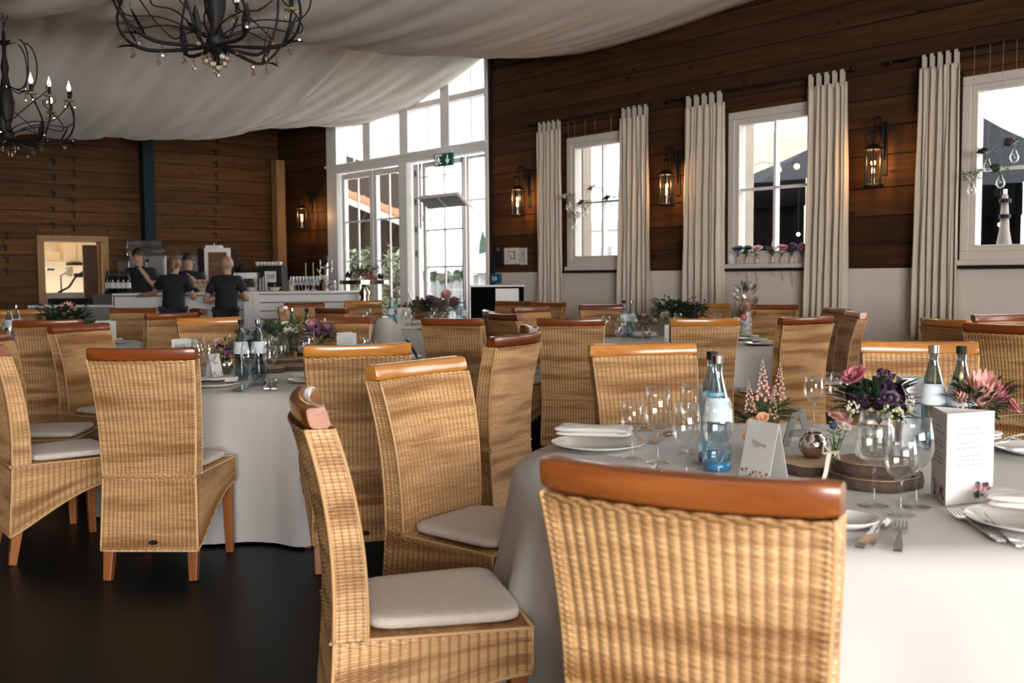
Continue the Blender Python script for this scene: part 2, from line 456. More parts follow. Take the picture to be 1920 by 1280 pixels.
mb = MB()
for a, b_, c, d in wall_cells(BACK_S-0.2, FAR_S+0.2, 0, 5.3, holes_r): mb.box(a, b_, -0.22, 0, c, d)
wall_r = structure(mb.build('wall_right', M_GAP, M=ROOM), 'stained plank wall above a cream plastered lower wall')
# cream plaster below
mb = MB()
for a, b_, c, d in wall_cells(BACK_S, GF[0]-0.10, 0, 1.36, holes_r): mb.box(a, b_, 0, 0.035, c, d)
mb.build('plaster_panel', M_PLASTER, wall_r)
ROWS = [1.36, 1.585, 1.83, 2.085, 2.375, 2.63, 2.88, 3.11, 3.34, 3.56, 3.78, 3.98, 4.18, 4.40, 4.65, 4.95, 5.3]
plank_holes = [(h[0]-0.06, h[1]+0.06, h[2]-0.03, h[3]+0.05) for h in (W1, W2, W3, W4)]
def plank(parent, a0, a1, y0, y1, z0, z1, mat, axis='s'):
    g = 0.006
    m = MB()
    if axis == 's': m.box(a0+0.002, a1-0.002, y0, y1, z0+g, z1-g)
    else: m.box(y0, y1, a0+0.002, a1-0.002, z0+g, z1-g)
    o = m.build('plank', mat, parent); return o
for i in range(len(ROWS)-1):
    th = 0.028 + rnd.uniform(-0.004, 0.004)
    for a, b_, c, d in plank_spans(0.3, GF[0]-0.06, ROWS[i], ROWS[i+1], plank_holes):
        plank(wall_r, a, b_, 0, th, c, d, M_PLANK)
    plank(wall_r, GF[1]+0.05, FAR_S, 0, th, ROWS[i], ROWS[i+1], M_PLANK)
# lower part of the short plank wall by the corner
for za, zb in ((0,0.3),(0.3,0.6),(0.6,0.85),(0.85,1.1),(1.1,1.36)):
    plank(wall_r, GF[1]+0.05, FAR_S, 0, 0.028, za, zb, M_PLANK)

# far wall (s = FAR_S)
dl, dzt = farpt(80, 452); dr, _ = farpt(188, 452)
D0, D1 = min(dl, dr), max(dl, dr); DZ = dzt
holes_f = [(D0, D1, 0.0, DZ)]
mb = MB()
for a, b_, c, d in wall_cells(-0.2, LEFT_R+0.2, 0, 5.3, holes_f): mb.box(FAR_S, FAR_S+0.2, a, b_, c, d)
wall_f = structure(mb.build('wall_far', M_GAP, M=ROOM), 'dim pine plank wall behind the bar')
post_r = farpt(279, 400)[0]
z = 0.0; k = 0
while z < 5.3:
    h = rnd.choice((0.19, 0.2, 0.21)) if z > 1.9 else 0.24
    for a, b_, c, d in plank_spans(0.03, LEFT_R, z, min(5.3, z+h), [(D0-0.10, D1+0.10, 0, DZ+0.09)]):
        segs = []
        if b_ - a > 3 and a < post_r < b_: segs = [(a, post_r), (post_r, min(b_, post_r+6.5)), (post_r+6.5, b_)]
        else: segs = [(a, b_)]
        for p, q in segs:
            if q - p > 0.05:
                t = 0.028 + rnd.uniform(-0.006, 0.006)
                plank(wall_f, p, q, FAR_S-t, FAR_S, c, d, M_PLANK_FAR, 'r')
    z += h
# iron wall cramps: small dark marks in columns on the planks
mb = MB()
for (px, y0, y1, st) in ((402, 262, 452, 22), (135, 270, 440, 26), (96, 300, 440, 30), (8, 440, 520, 22)):
    y = y0
    while y < y1:
        r_, z_ = farpt(px + rnd.uniform(-2, 2), y)
        mb.box(FAR_S-0.045, FAR_S-0.02, r_-0.035, r_+0.03, z_, z_+0.022); mb.box(FAR_S-0.045, FAR_S-0.02, r_-0.035, r_-0.012, z_-0.07, z_)
        y += st
o = mb.build('wall_cramps', M_BLK, wall_f); o['kind'] = 'stuff'
for nm, box in (('wall_left', (BACK_S-0.2, FAR_S+0.2, LEFT_R, LEFT_R+0.2)),):
    structure(MB().box(*box, 0, 5.3).build(nm, M_PLANK, M=ROOM), 'plank wall across the room')
mb = MB()
for a, b_, c, d in wall_cells(-0.2, LEFT_R+0.2, 0, 5.3, [(7.5, 14.8, 0.4, 3.4)]): mb.box(BACK_S-0.2, BACK_S, a, b_, c, d)
structure(mb.build('wall_back', M_PLANK, M=ROOM), 'plank wall behind the photographer')

# petrol coloured steel column and pine post
r_, _ = farpt(279, 400, 0.25)
tag(MB().box(FAR_S-0.3, FAR_S-0.12, r_-0.085, r_+0.085, 0, 4.6).build('steel_column', M_TEAL, M=ROOM, bevel=0.01),
    'dark petrol steel column on the plank wall behind the bar', 'column')
r0, z0 = farpt(514, 300, 0.35); r1, _ = farpt(530, 300, 0.35)
tag(MB().box(FAR_S-0.42, FAR_S-0.22, min(r0, r1), max(r0, r1), 1.0, z0).build('pine_post', M_DOORW, M=ROOM, bevel=0.008),
    'short pine post near the corner left of the glazed front', 'post')

# kitchen hatch door
dfr = structure(bpy.data.objects.new('door_1', None), 'pine framed doorway into the lit kitchen'); C.objects.link(dfr)
dfr.matrix_basis = ROOM
mb = MB(); mb.box(FAR_S-0.07, FAR_S+0.2, D0-0.10, D0, 0, DZ).box(FAR_S-0.07, FAR_S+0.2, D1, D1+0.10, 0, DZ)
mb.build('jamb', M_DOORW, dfr, bevel=0.006)
MB().box(FAR_S-0.07, FAR_S+0.2, D0-0.10, D1+0.10, DZ, DZ+0.09).build('lintel', M_DOORW, dfr, bevel=0.006)
MB().box(FAR_S+0.20, FAR_S+0.24, D0, D0+0.20, 0, DZ-0.04).build('sliding_panel', plain('brown panel', (0.09, 0.045, 0.02), 0.6), dfr)
kt = MB().box(FAR_S+2.4, FAR_S+2.5, D0-1.5, D1+1.8, 0, 2.6).box(FAR_S+0.2, FAR_S+2.4, D0-1.6, D0-1.5, 0, 2.6).box(FAR_S+0.2, FAR_S+2.4, D1+1.8, D1+1.9, 0, 2.6)
kt.box(FAR_S+0.2, FAR_S+2.5, D0-1.6, D1+1.9, 2.6, 2.7)
structure(kt.build('wall_kitchen', M_BEIGE, M=ROOM), 'beige kitchen walls seen through the doorway')
def kbox(name, label, cat, px0, py0, px1, py1, off, dep, mat, shelfs=0):
    ra, zb = farpt(px0, py1, -off); rb, zt = farpt(px1, py0, -off)
    t = thing(name, label, cat, (0,0,0)); t.matrix_basis = ROOM @ Matrix.Translation((FAR_S+off, (ra+rb)/2, zb))
    w_ = abs(ra-rb)/2; h = zt-zb
    MB().box(0, dep, -w_, w_, 0, h).build('carcass', mat, t, bevel=0.008)
    return t, w_, h
t, w_, h = kbox('wall_cupboard', 'beige wall cupboard on the right inside the kitchen', 'cupboard', 120, 456, 166, 492, 1.9, 0.4, plain('cream laminate', (0.66, 0.52, 0.34), 0.5))
MB().box(-0.02, 0, -w_+.02, -0.01, .02, h-.02).build('door', MATS['cream laminate'], t); MB().box(-0.02, 0, 0.01, w_-.02, .02, h-.02).build('door', MATS['cream laminate'], t)
t, w_, h = kbox('wall_cupboard', 'small beige wall box on the left inside the kitchen', 'cupboard', 84, 472, 112, 490, 1.9, 0.4, MATS['cream laminate'])
MB().box(-0.02, 0, -w_+.02, w_-.02, .02, h-.02).build('door', MATS['cream laminate'], t)
t, w_, h = kbox('paper_towel_holder', 'pale towel dispenser under the left kitchen cupboard', 'dispenser', 86, 500, 104, 507, 1.9, 0.15, M_WHITE)
MB().box(-0.01, 0, -w_+.02, w_-.02, 0.0, 0.03).build('slot', M_BLK, t)
t, w_, h = kbox('sink_unit', 'steel sink unit at the foot of the kitchen doorway', 'sink', 82, 548, 170, 575, 1.2, 0.6, M_DKSIL)
MB().tube([(0.3,0,h),(0.3,0,h+.28),(0.22,-.06,h+.33),(0.12,-.1,h+.27)], 0.014, 8).build('tap', M_DKSIL, t, smooth=True)
t, w_, h = kbox('hand_shower', 'black hose tap over the kitchen sink', 'tap', 140, 512, 168, 520, 1.5, 0.05, M_BLK)
MB().tube([(0,-.2,.0),(0,-.05,.12),(0,.1,.02),(0,.22,-.16),(0,.4,-.25)], 0.018, 6).build('hose', M_BLK, t, smooth=True)
t, w_, h = kbox('hood_lamp', 'dark lamp strip under the right kitchen cupboard', 'lamp', 134, 492, 156, 497, 1.8, 0.3, M_BLK)
t, w_, h = kbox('measuring_jug', 'clear jug hanging on the kitchen wall', 'jug', 125, 500, 137, 517, 1.9, 0.05, plain('dull glass', (0.4, 0.36, 0.28), 0.3))
kl = bpy.data.lights.new('kitchen_lamp', 'AREA'); kl.size = 1.2; kl.energy = 16; kl.color = (1, 0.78, 0.5)
ko = bpy.data.objects.new('kitchen_lamp', kl); C.objects.link(ko); ko.location = W(FAR_S+1.2, (D0+D1)/2, 2.5)

# ---------------------------------------------------------------- small windows
def window(n, h, label):
    s0, s1, z0, z1 = h
    t = bpy.data.objects.new(n, None); C.objects.link(t); t.matrix_basis = ROOM; structure(t, label)
    f = MB(); a = 0.075
    f.box(s0, s1, -0.10, 0.05, z0, z0+a).box(s0, s1, -0.10, 0.05, z1-a, z1).box(s0, s0+a, -0.10, 0.05, z0+a, z1-a).box(s1-a, s1, -0.10, 0.05, z0+a, z1-a)
    f.build('frame', M_FRAME, t, bevel=0.006)
    g = MB(); b_ = a+0.05
    g.box(s0+a, s1-a, -0.08, 0.035, z0+a, z0+b_).box(s0+a, s1-a, -0.08, 0.035, z1-b_, z1-a).box(s0+a, s0+b_, -0.08, 0.035, z0+b_, z1-b_).box(s1-b_, s1-a, -0.08, 0.035, z0+b_, z1-b_)
    g.build('sash', M_FRAME, t, bevel=0.005)
    sm = (s0+s1)/2; zm = z0+(z1-z0)*0.49
    MB().box(sm-0.014, sm+0.014, -0.06, 0.01, z0+b_, z1-b_).build('glazing_bar', M_WHITE, t)
    MB().box(s0+b_, s1-b_, -0.06, 0.01, zm-0.012, zm+0.012).build('glazing_bar', M_WHITE, t)
    for x0, x1 in ((s0+b_, sm-0.014), (sm+0.014, s1-b_)):
        for y0, y1 in ((z0+b_, zm-.012), (zm+.012, z1-b_)):
            MB().box(x0, x1, -0.03, -0.026, y0, y1).build('pane', M_PANE, t)
    MB().box(s0-0.12, s1+0.1, 0.028, 0.10, z0-0.075, z0-0.045).build('sill_board', M_BLK, t, bevel=0.004)
    MB().box(s0-0.01, s1+0.01, 0.0, 0.085, z0-0.045, z0).build('sill_trim', M_FRAME, t, bevel=0.006)
    # dark reveal boards round the frame
    r_ = MB(); r_.box(s0-0.06, s0, 0, 0.03, z0-.03, z1+.05).box(s1, s1+0.06, 0, 0.03, z0-.03, z1+.05).box(s0-.06, s1+.06, 0, 0.03, z1, z1+.05)
    r_.build('reveal', M_PLANK, t)
    MB().box(s0+a+0.01, s0+a+0.035, 0.035, 0.075, (z0+z1)/2-.02, (z0+z1)/2+.09).build('handle', M_WHITE, t, bevel=0.004)
    return t
window('window_1', W1, 'cream casement window nearest the glazed front')
window('window_2', W2, 'middle cream casement window with flowers on the sill')
window('window_3', W3, 'cream casement window at the right edge')
window('window_4', W4, 'cream casement window beside the photographer')

# ---------------------------------------------------------------- curtains
def curtain(s0, s1, label, seed, folds=6, sway=0.0):
    r = random.Random(seed)
    t = thing('curtain', label, 'curtain', group='natural linen tab top curtains'); zt, zb = 3.06, 0.735
    t.matrix_basis = ROOM @ Matrix.Translation(((s0+s1)/2, 0.12, 0))
    wd = s1 - s0; ph = [r.uniform(0, 6) for _ in range(4)]
    def P(u, v):
        z = zb + (zt-zb)*v
        x = (u-0.5)*wd*(1 + 0.10*(1-v)) + sway*(1-v) + 0.004*math.sin(5*v+ph[3])
        y = 0.034*math.sin(2*PI*folds*u + ph[0] + 0.5*math.sin(3*v+ph[1])) * (0.55+0.45*(1-v)) + 0.016*math.sin(2*PI*(folds*1.7)*u + ph[1]+v*2)
        y += 0.003*math.sin(17*v + 11*u)
        return (x, y, z)
    m = MB(); m.grid(P, 90, 40)
    cl = m.build('curtain_cloth', M_CURT, t, smooth=True)
    sm = cl.modifiers.new('thick', 'SOLIDIFY'); sm.thickness = 0.006
    for i in range(5):
        u = (i+0.5)/5
        p = P(u, 1.0); hw = wd*0.045
        MB().box(-hw, hw, -0.016, -0.011, -0.04, 0.115).box(-hw, hw, 0.011, 0.016, -0.04, 0.115).box(-hw, hw, -0.016, 0.016, 0.110, 0.115).build('tab', M_CURT, t, M=Matrix.Translation((p[0], p[1]*0.2, zt-.0)))
    return t
CUR = [((1009, 1052), 'linen curtain left of the far window beside the plan on the wall'), ((1164, 1216), 'linen curtain covering the right side of the far window'),
       ((1284, 1356), 'linen curtain left of the middle window, right of the second lantern'), ((1513, 1586), 'linen curtain covering the right side of the middle window'),
       ((1722, 1797), 'widest linen curtain, left of the window with the hanging vases')]
for i, ((a, b_), lab) in enumerate(CUR):
    sa, sb = ws(a, 300, 0.12), ws(b_, 300, 0.12)
    curtain(min(sa, sb), max(sa, sb), lab, i+3)
for sa, sb, lab in ((ws(990, 240, .12), 7.25, 'black iron curtain rod over the far window'), (6.95, 4.85, 'black iron curtain rod over the middle window'), (4.45, 1.8, 'black iron curtain rod over the window at the right edge')):
    t = thing('curtain_rod', lab, 'curtain rod'); t.matrix_basis = ROOM @ Matrix.Translation(((sa+sb)/2, 0.12, 3.165)); L = abs(sa-sb)/2
    MB().tube([(-L,0,0),(L,0,0)], 0.010, 8).build('rod', M_IRON, t, smooth=True)
    for q in (-1, 1):
        MB().ball((q*(L+0.02),0,0), 0.028).build('finial', M_IRON, t, smooth=True)
        MB().tube([(q*(L-.06),-0.10,0),(q*(L-.06),0,0)], 0.008, 6).build('bracket', M_IRON, t)

# ---------------------------------------------------------------- glazed front
gf = bpy.data.objects.new('window_5', None); C.objects.link(gf); gf.matrix_basis = ROOM; structure(gf, 'tall white glazed front with garden doors')
s0, s1 = GF[0], GF[1]
def gbox(name, a, b_, r0, r1, z0, z1, mat=None, bevel=0.006): return MB().box(min(a,b_), max(a,b_), r0, r1, z0, z1).build(name, mat or M_WHITE, gf, bevel=bevel)
TZ = 3.03
gbox('jamb', s0, s0+0.07, -0.14, 0.06, 0, 4.75); gbox('jamb', s1, s1-0.30, -0.14, 0.05, 0, 4.75)
gbox('head', s0, s1, -0.14, 0.05, 4.68, 4.75)
gbox('transom', s0+0.07, s1-.3, -0.12, 0.05, TZ-0.07, TZ+0.07); gbox('transom_cap', s0+.02, s1, 0.05, 0.09, TZ+0.02, TZ+0.06)
gbox('transom', s0+0.07, s1-.3, -0.12, 0.03, 3.70, 3.78)
ms = [(683, 697), (752, 768), (829, 846)]
up = [(ws(a, 250), ws(b_, 250)) for a, b_ in ms]
for a, b_ in up: gbox('mullion', a, b_, -0.12, 0.04, TZ+0.07, 4.68)
xs = [s0+.07] + [v for a, b_ in reversed(up) for v in (min(a,b_), max(a,b_))] + [s1-.3]
for i in range(0, len(xs), 2):
    a, b_ = xs[i], xs[i+1]; m_ = (a+b_)/2
    for z0, z1 in ((TZ+.07, 3.70), (3.78, 4.68)):
        gbox('pane', a, b_, -0.05, -0.046, z0, z1, M_PANE, 0)
        gbox('glazing_bar', m_-0.010, m_+0.010, -0.055, -0.035, z0, z1, M_DKSIL if False else M_WHITE, 0)
# sill and posts below the transom
pA = ws(754, 400), ws(769, 400)
gbox('post', pA[0], pA[1], -0.14, 0.06, 0, TZ-.07)
gbox('threshold', s0, s1, -0.14, 0.05, 0, 0.06)
def leafdoor(px0, px1, nv, zs, st=0.085, rr=0.0, lower=0.45):
    a, b_ = sorted((ws(px0, 400), ws(px1, 400)))
    d = MB(); z1 = TZ-.09
    d.box(a, a+st, -0.09+rr, -0.02+rr, .07, z1).box(b_-st, b_, -0.09+rr, -0.02+rr, .07, z1).box(a+st, b_-st, -0.09+rr, -0.02+rr, z1-st, z1).box(a+st, b_-st, -0.09+rr, -0.02+rr, .07, lower)
    d.build('door_leaf', M_WHITE, gf, bevel=0.006)
    for i in range(1, nv):
        x = a+st + (b_-a-2*st)*i/nv; gbox('glazing_bar', x-.012, x+.012, -0.065+rr, -0.04+rr, lower, z1-st, bevel=0)
    for z in zs: gbox('glazing_bar', a+st, b_-st, -0.065+rr, -0.04+rr, z-.012, z+.012, bevel=0)
    zz = [lower] + list(zs) + [z1-st]
    for j in range(len(zz)-1):
        gbox('pane', a+st, b_-st, -0.052+rr, -0.048+rr, zz[j]+.012, zz[j+1]-.012, M_PANE, 0)
    return a, b_
zz = (wallpt(660, 415)[1], wallpt(660, 490)[1])
leafdoor(639, 697, 2, zz); leafdoor(698, 755, 2, zz)
gbox('hinge_stile', ws(772, 400), ws(781, 400), -0.1, -0.03, .07, TZ-.1)
for z in (2.35, 2.75, 1.6, 0.95, 1.95): gbox('lock_plate', ws(776, 400), ws(780, 400), -0.03, -0.012, z, z+0.09, M_DKSIL, 0.003)
zc = (wallpt(820, 430)[1], wallpt(820, 500)[1], 0.95)
leafdoor(788, 868, 2, zc, st=0.07, rr=-0.02, lower=0.40)
leafdoor(871, 917, 1, (wallpt(900, 372)[1],), st=0.04, rr=-0.02, lower=0.12)
gbox('closer_rod', ws(789, 400), ws(791, 400), -0.0, 0.02, 2.0, TZ-.1, M_DKSIL, 0); gbox('closer_rod', ws(868, 400), ws(870, 400), 0.0, 0.02, 1.0, TZ-.1, M_DKSIL, 0)
MB().tube([(ws(791,300), 0.03, 2.72), (ws(866,300), 0.03, 2.72)], 0.006, 5).build('closer_wire', M_DKSIL, gf)
MB().tube([(ws(775,550), 0.10, 1.12), (ws(808,600), 0.22, 0.75)], 0.018, 6).build('panic_bar', M_WHITE, gf)
MB().tube([(ws(742,500), 0.05, 1.45), (ws(749,500), 0.06, 1.40), (ws(750,500), .06, 1.0), (ws(744,500), .06, 0.8), (ws(735,500), .06, 0.76)], 0.012, 6).build('door_handle', M_DKSIL, gf, smooth=True)
# dark joint between the glazed front and the plank wall
structure(MB().box(GF[0]-0.055, GF[0], 0, 0.045, 0, 4.9).build('trim_1', M_BLK, M=ROOM), 'dark joint strip beside the glazed front')

# exit sign
s_, z_ = wallpt(827, 299, 0.25)
ex = thing('exit_sign', 'green and white emergency exit sign hanging at the glazed front', 'exit sign'); ex.matrix_basis = ROOM @ Matrix.Translation((s_, 0.2, z_))
ex.rotation_euler = (ROOM.to_euler()[0], 0, ROOM.to_euler()[2] + R(8))
M_GREEN = plain('exit green', (0.004, 0.08, 0.05), 0.4, emis=(0.01, 0.17, 0.09), es=0.1); M_EXW = plain('exit white', (0.8, 0.85, 0.8), 0.4, emis=(1,1,1), es=0.3)
MB().box(-0.17, 0.17, -0.02, 0.02, -0.085, 0.085).build('sign_box', M_GREEN, ex, bevel=0.003)
m = MB()   # running figure in a doorway, then an arrow pointing down (drawn in x-z, facing the room)
def plate(mb, pts, y=0.0215):
    n = len(pts); mb.add([(x, y, z) for x, z in pts] + [(x, y+.002, z) for x, z in pts], [tuple(range(n)), tuple(range(2*n-1, n-1, -1))] + [(i, (i+1)%n, (i+1)%n+n, i+n) for i in range(n)])
X = -1  # local +x runs away to the left in the picture
plate(m, [(X*-.145,-.07),(X*-.13,-.07),(X*-.13,.07),(X*-.145,.07)]); plate(m, [(X*-.145,.055),(X*-.02,.055),(X*-.02,.07),(X*-.145,.07)])
m.build('door_symbol', M_EXW, ex)
m = MB(); m.M = Matrix.Translation((0, .0, 0))
plate(m, [(.085+.014*math.cos(a), .034+.014*math.sin(a)) for a in [k*PI/4 for k in range(8)]])
plate(m, [(.108,.018),(.072,.022),(.062,-.018),(.092,-.022)]); plate(m, [(.115,.012),(.14,-.008),(.132,-.016),(.105,.0)]); plate(m, [(.075,.016),(.045,.0),(.05,-.01),(.075,.004)])
plate(m, [(.09,-.02),(.118,-.045),(.108,-.072),(.096,-.07),(.10,-.048),(.078,-.02)]); plate(m, [(.075,-.018),(.05,-.04),(.025,-.036),(.025,-.048),(.055,-.054),(.085,-.03)])
m.build('running_figure', M_EXW, ex)
m = MB(); plate(m, [(-.075,.06),(-.095,.06),(-.095,-.02),(-.075,-.02)]); plate(m, [(-.045,-.005),(-.085,-.065),(-.125,-.005),(-.11,.005),(-.085,-.035),(-.06,.005)])
m.build('arrow', M_EXW, ex)
MB().box(-.15,.15,-.012,.012,.085,.12).build('bracket', M_WHITE, ex)
# infrared heater / air curtain above the open door
sa, za = wallpt(785, 382, 0.35); sb, zb = wallpt(860, 376, 0.35)
ht = thing('door_heater', 'white heater bar with dark grilles above the garden door', 'heater'); ht.matrix_basis = ROOM @ Matrix.Translation(((sa+sb)/2, 0.28, za)) @ Matrix.Rotation(R(38), 4, 'X')
L = abs(sa-sb)/2
MB().box(-L, L, -0.12, 0.12, 0, 0.05).build('housing', M_WHITE, ht, bevel=0.015)
for q in (-1, 1):
    g = MB().box(q*L*.5-L*.42, q*L*.5+L*.42, -0.09, 0.09, -0.012, 0.0).build('grille', M_DKSIL, ht)
    MB().tube([(q*L*.95, -.1, .03), (q*L*.95, -.3, .05)], 0.01, 6).build('bracket', M_WHITE, ht)

# plan on the wall, black strip and blue box
def wall_thing(name, label, cat, px0, py0, px1, py1, thick, mat, r=0.03, part='board'):
    sa, zt = wallpt(px0, py0, r); sb, zb = wallpt(px1, py1, r)
    t = thing(name, label, cat); t.matrix_basis = ROOM @ Matrix.Translation(((sa+sb)/2, r, (zt+zb)/2))
    w_, h_ = abs(sa-sb)/2, (zt-zb)/2
    MB().box(-w_, w_, 0, thick, -h_, h_).build(part, mat, t, bevel=0.003)
    return t, w_, h_
t, w_, h_ = wall_thing('escape_plan', 'white escape plan with black floor outline on the wall', 'plan', 946, 465, 974, 495, 0.01, M_PAPER, 0.035)
m = MB()
for x0, x1, z0, z1 in ((-.5,.5,.52,.58),(.40,.46,-.3,.55),(-.1,.45,-.34,-.27),(-.12,-.06,-.34,.05),(-.5,-.12,.0,.05)):
    m.box(-x1*w_, -x0*w_, 0.0105, 0.013, z0*h_, z1*h_)
m.build('plan_lines', M_BLK, t)
t, w_, h_ = wall_thing('escape_plan_legend', 'narrow white legend sheet right of the escape plan', 'plan', 975, 465, 989, 496, 0.01, M_PAPER, 0.035)
m = MB()
for z in (.7,.45,-.1,-.35,-.6): m.box(-.6*w_, .6*w_, 0.0105, 0.012, z*h_, (z+.08)*h_)
m.box(-.35*w_, .4*w_, 0.0105, 0.012, .1*h_, .35*h_); m.build('legend_lines', M_INK, t)
t, w_, h_ = wall_thing('alarm_box', 'black upright wall box left of the escape plan', 'box', 936, 460, 946, 502, 0.06, M_BLK, 0.03, 'housing')
MB().box(-w_*.6, w_*.6, .06, .064, h_*.5, h_*.8).build('label_plate', M_DKSIL, t)
t, w_, h_ = wall_thing('fire_call_point', 'blue call point box on the plaster below the escape plan', 'call point', 925, 513, 941, 531, 0.05, plain('call point blue', (0.01, 0.10, 0.20), 0.4), 0.04, 'housing')
MB().box(-w_*.5, w_*.5, .05, .055, -h_*.35, h_*.35).build('front_plate', M_WHITE, t)
MB().ball((0,.056,0), .012).build('button', M_BLK, t)

# low cabinet by the glazed front
p = deep(933, 585, 12.05); 
cb = thing('sideboard', 'low dark sideboard with one white door beside the glazed front', 'sideboard', (p.x, p.y, 0), R(0))
plain('matt black laminate', (.004,.004,.005), .95).node_tree.nodes['Principled BSDF'].inputs['Specular IOR Level'].default_value = 0.05
wd = 98/F*12.05/2; zt = deep(933, 534, 12.05).z
MB().box(-wd, wd, -0.22, 0.2, 0, zt-.02).build('carcass', plain('matt black laminate', (.004,.004,.005), .95), cb, bevel=0.006)
MB().box(-wd-.01, wd+.01, -0.26, 0.21, zt-.02, zt).build('top', M_WHITE, cb, bevel=0.004)
MB().box(-.02, wd-.06, -0.235, -0.22, 0.05, zt-.04).build('door', M_WHITE, cb, bevel=0.004)
MB().box(.0, .02, -0.25, -0.235, zt*.5, zt*.5+.12).build('handle', M_DKSIL, cb)
p = deep(990, 572, 12.0)
pl = thing('backpack', 'black bag slumped beside the low sideboard', 'bag', (p.x+.04, p.y, 0))
MB().ball((0,0,.42), .20, .15, .42, 14, 10).build('body', M_BLK, pl, smooth=True); MB().tube([(-.05,0,.82),(0,0,.93),(.06,0,.82)], .012, 6).build('strap', M_BLK, pl)

# ---------------------------------------------------------------- ceiling fabric
def interp(x, xs, ys): return float(np.interp(x, xs, ys))
LOW_C = ([0, 1.24, 1.84, 2.9, 3.9, 5.7, 6.3, 8, 15], [3.87, 3.63, 3.57, 3.48, 3.42, 3.33, 3.22, 3.15, 3.2])
LOW_A = ([0, 1.2, 2.1, 2.9, 4.0, 5.3, 8, 15], [3.58, 3.46, 3.33, 3.24, 3.17, 3.10, 3.05, 3.1])
RIDGE = ([0, 2.1, 5, 15], [4.20, 4.05, 3.95, 3.95])
def drape(label, s0, s1, slow, r0, r1, low, dz, seed, nu=90, nv=120):
    r = random.Random(seed)
    ks = [(r.uniform(0.5, 1.0)*q, r.uniform(0, 6.28), r.uniform(-.5, .5)) for q in (3, 6.5, 11, 17, 27)]
    am = (0.035, 0.024, 0.018, 0.012, 0.006)
    def P(u, v):
        s = s0 + (s1-s0)*u; rr = r0 + (r1-r0)*v
        half = (slow-s0) if s < slow else (s1-slow)
        f = min(1.0, abs(s-slow)/half)
        z = interp(rr, *low) + (interp(rr, *RIDGE) - interp(rr, *low))*f**1.9 - dz*(1-0.3*f)
        e = 1 - 0.55*f
        for (k, p, sh), a in zip(ks, am):
            q = math.sin(k*(rr + sh*(s-slow)*0.6) + p + 0.35*math.sin(1.3*s+p))
            z += a*e*(1-abs(q))*1.6
        return (s, rr, z)
    m = MB().grid(P, nu, nv)
    o = m.build('ceiling_drape', M_DRAPE, smooth=True, M=ROOM)
    sm = o.modifiers.new('thick', 'SOLIDIFY'); sm.thickness = 0.01
    return tag(o, label, 'ceiling drape', 'swags of fabric under the ceiling')
RG = 9.97
drape('bright ceiling fabric swag touching the glazed front', RG, 15.7, 12.9, 0.04, 2.15, LOW_A, -0.02, 1, 60, 40)
drape('big shaded ceiling fabric swag over the bar end', RG, 15.7, 12.9, 2.12, 14.9, LOW_A, 0.10, 2, 90, 220)
drape('ceiling fabric swag across the plank wall above the big chandelier', 4.5, RG+.02, 7.8, 0.04, 14.9, LOW_C, 0.0, 3, 90, 220)
drape('ceiling fabric swag above the photographer', -1.0, 4.5, 1.8, 0.04, 14.9, LOW_C, -0.1, 4, 50, 120)
drape('ceiling fabric swag over the back of the room', BACK_S+.1, -1.0, -3.6, 0.04, 14.9, LOW_C, -0.1, 5, 50, 120)

# ---------------------------------------------------------------- outside
structure(MB().box(-14, 40, -45, -0.22, -0.15, -0.03).build('ground', plain('pale paving', (0.42, 0.41, 0.39), 0.9), M=ROOM), 'pale paved yard outside')
def outp(px, py, r):   # a point outside at distance r beyond the window wall, room coordinates
    v = ray(px, py); t = (WD + r) / v.dot(NN); p = Vector((0,0,CAMZ)) + v*t
    return p.dot(ES), p.z
# open barn with a tiled roof, seen through the left garden doors
bn = thing('open_barn', 'open sided barn with tiled roof outside the garden doors', 'barn'); bn.matrix_basis = ROOM
rr = 5.0
a, za = outp(640, 366, rr); b_, zb = outp(762, 415, rr)
M_TILE = plain('orange roof tile', (0.30, 0.13, 0.07), 0.8, noise=0.3, nscale=6)
M_BARN = plain('dark barn timber', (0.035, 0.025, 0.018), 0.9)
def sl(s): return za + (zb-za)*(s-a)/(b_-a)
ext = 0.0; a += 3.0; za = za + (za-zb)*3.0/(a-3.0-b_)
n = 16
for i in range(n):
    x0 = b_-ext + (a+ext-(b_-ext))*i/n; x1 = b_-ext + (a+ext-(b_-ext))*(i+1)/n
    for j in range(2):
        y0 = -rr - j*0.35; 
        MB().add([(x0, y0, sl(x0)), (x1, y0, sl(x1)), (x1, y0-.37, sl(x1)+.03), (x0, y0-.37, sl(x0)+.03), (x0, y0, sl(x0)+.05), (x1, y0, sl(x1)+.07), (x1, y0-.37, sl(x1)+.1), (x0, y0-.37, sl(x0)+.08)],
                 [(0,3,2,1),(4,5,6,7),(0,1,5,4),(1,2,6,5),(2,3,7,6),(3,0,4,7)]).build('roof_tile', M_TILE, bn)
m = MB(); x0, x1 = b_-ext, a+ext
m.add([(x0,-rr-.02,sl(x0)-.16),(x1,-rr-.02,sl(x1)-.16),(x1,-rr-.02,sl(x1)),(x0,-rr-.02,sl(x0)),(x0,-rr-.08,sl(x0)-.16),(x1,-rr-.08,sl(x1)-.16),(x1,-rr-.08,sl(x1)),(x0,-rr-.08,sl(x0))],
      [(0,1,2,3),(7,6,5,4),(0,4,5,1),(3,2,6,7)])
m.build('fascia_board', plain('grey fascia', (0.45, 0.42, 0.38), 0.8), bn)
MB().add([(x0,-rr-.09,sl(x0)-.06),(x1,-rr-.09,sl(x1)-.06),(x1,-rr-2,sl(x1)+.6),(x0+2.7,-rr-2,sl(x0+2.7)+.6)],[(0,1,2,3)]).build('roof_underside', M_BARN, bn)
MB().box(x0+2.7, x1+3, -rr-2.1, -rr-2, 0, 3.5).build('back_wall', M_BARN, bn)
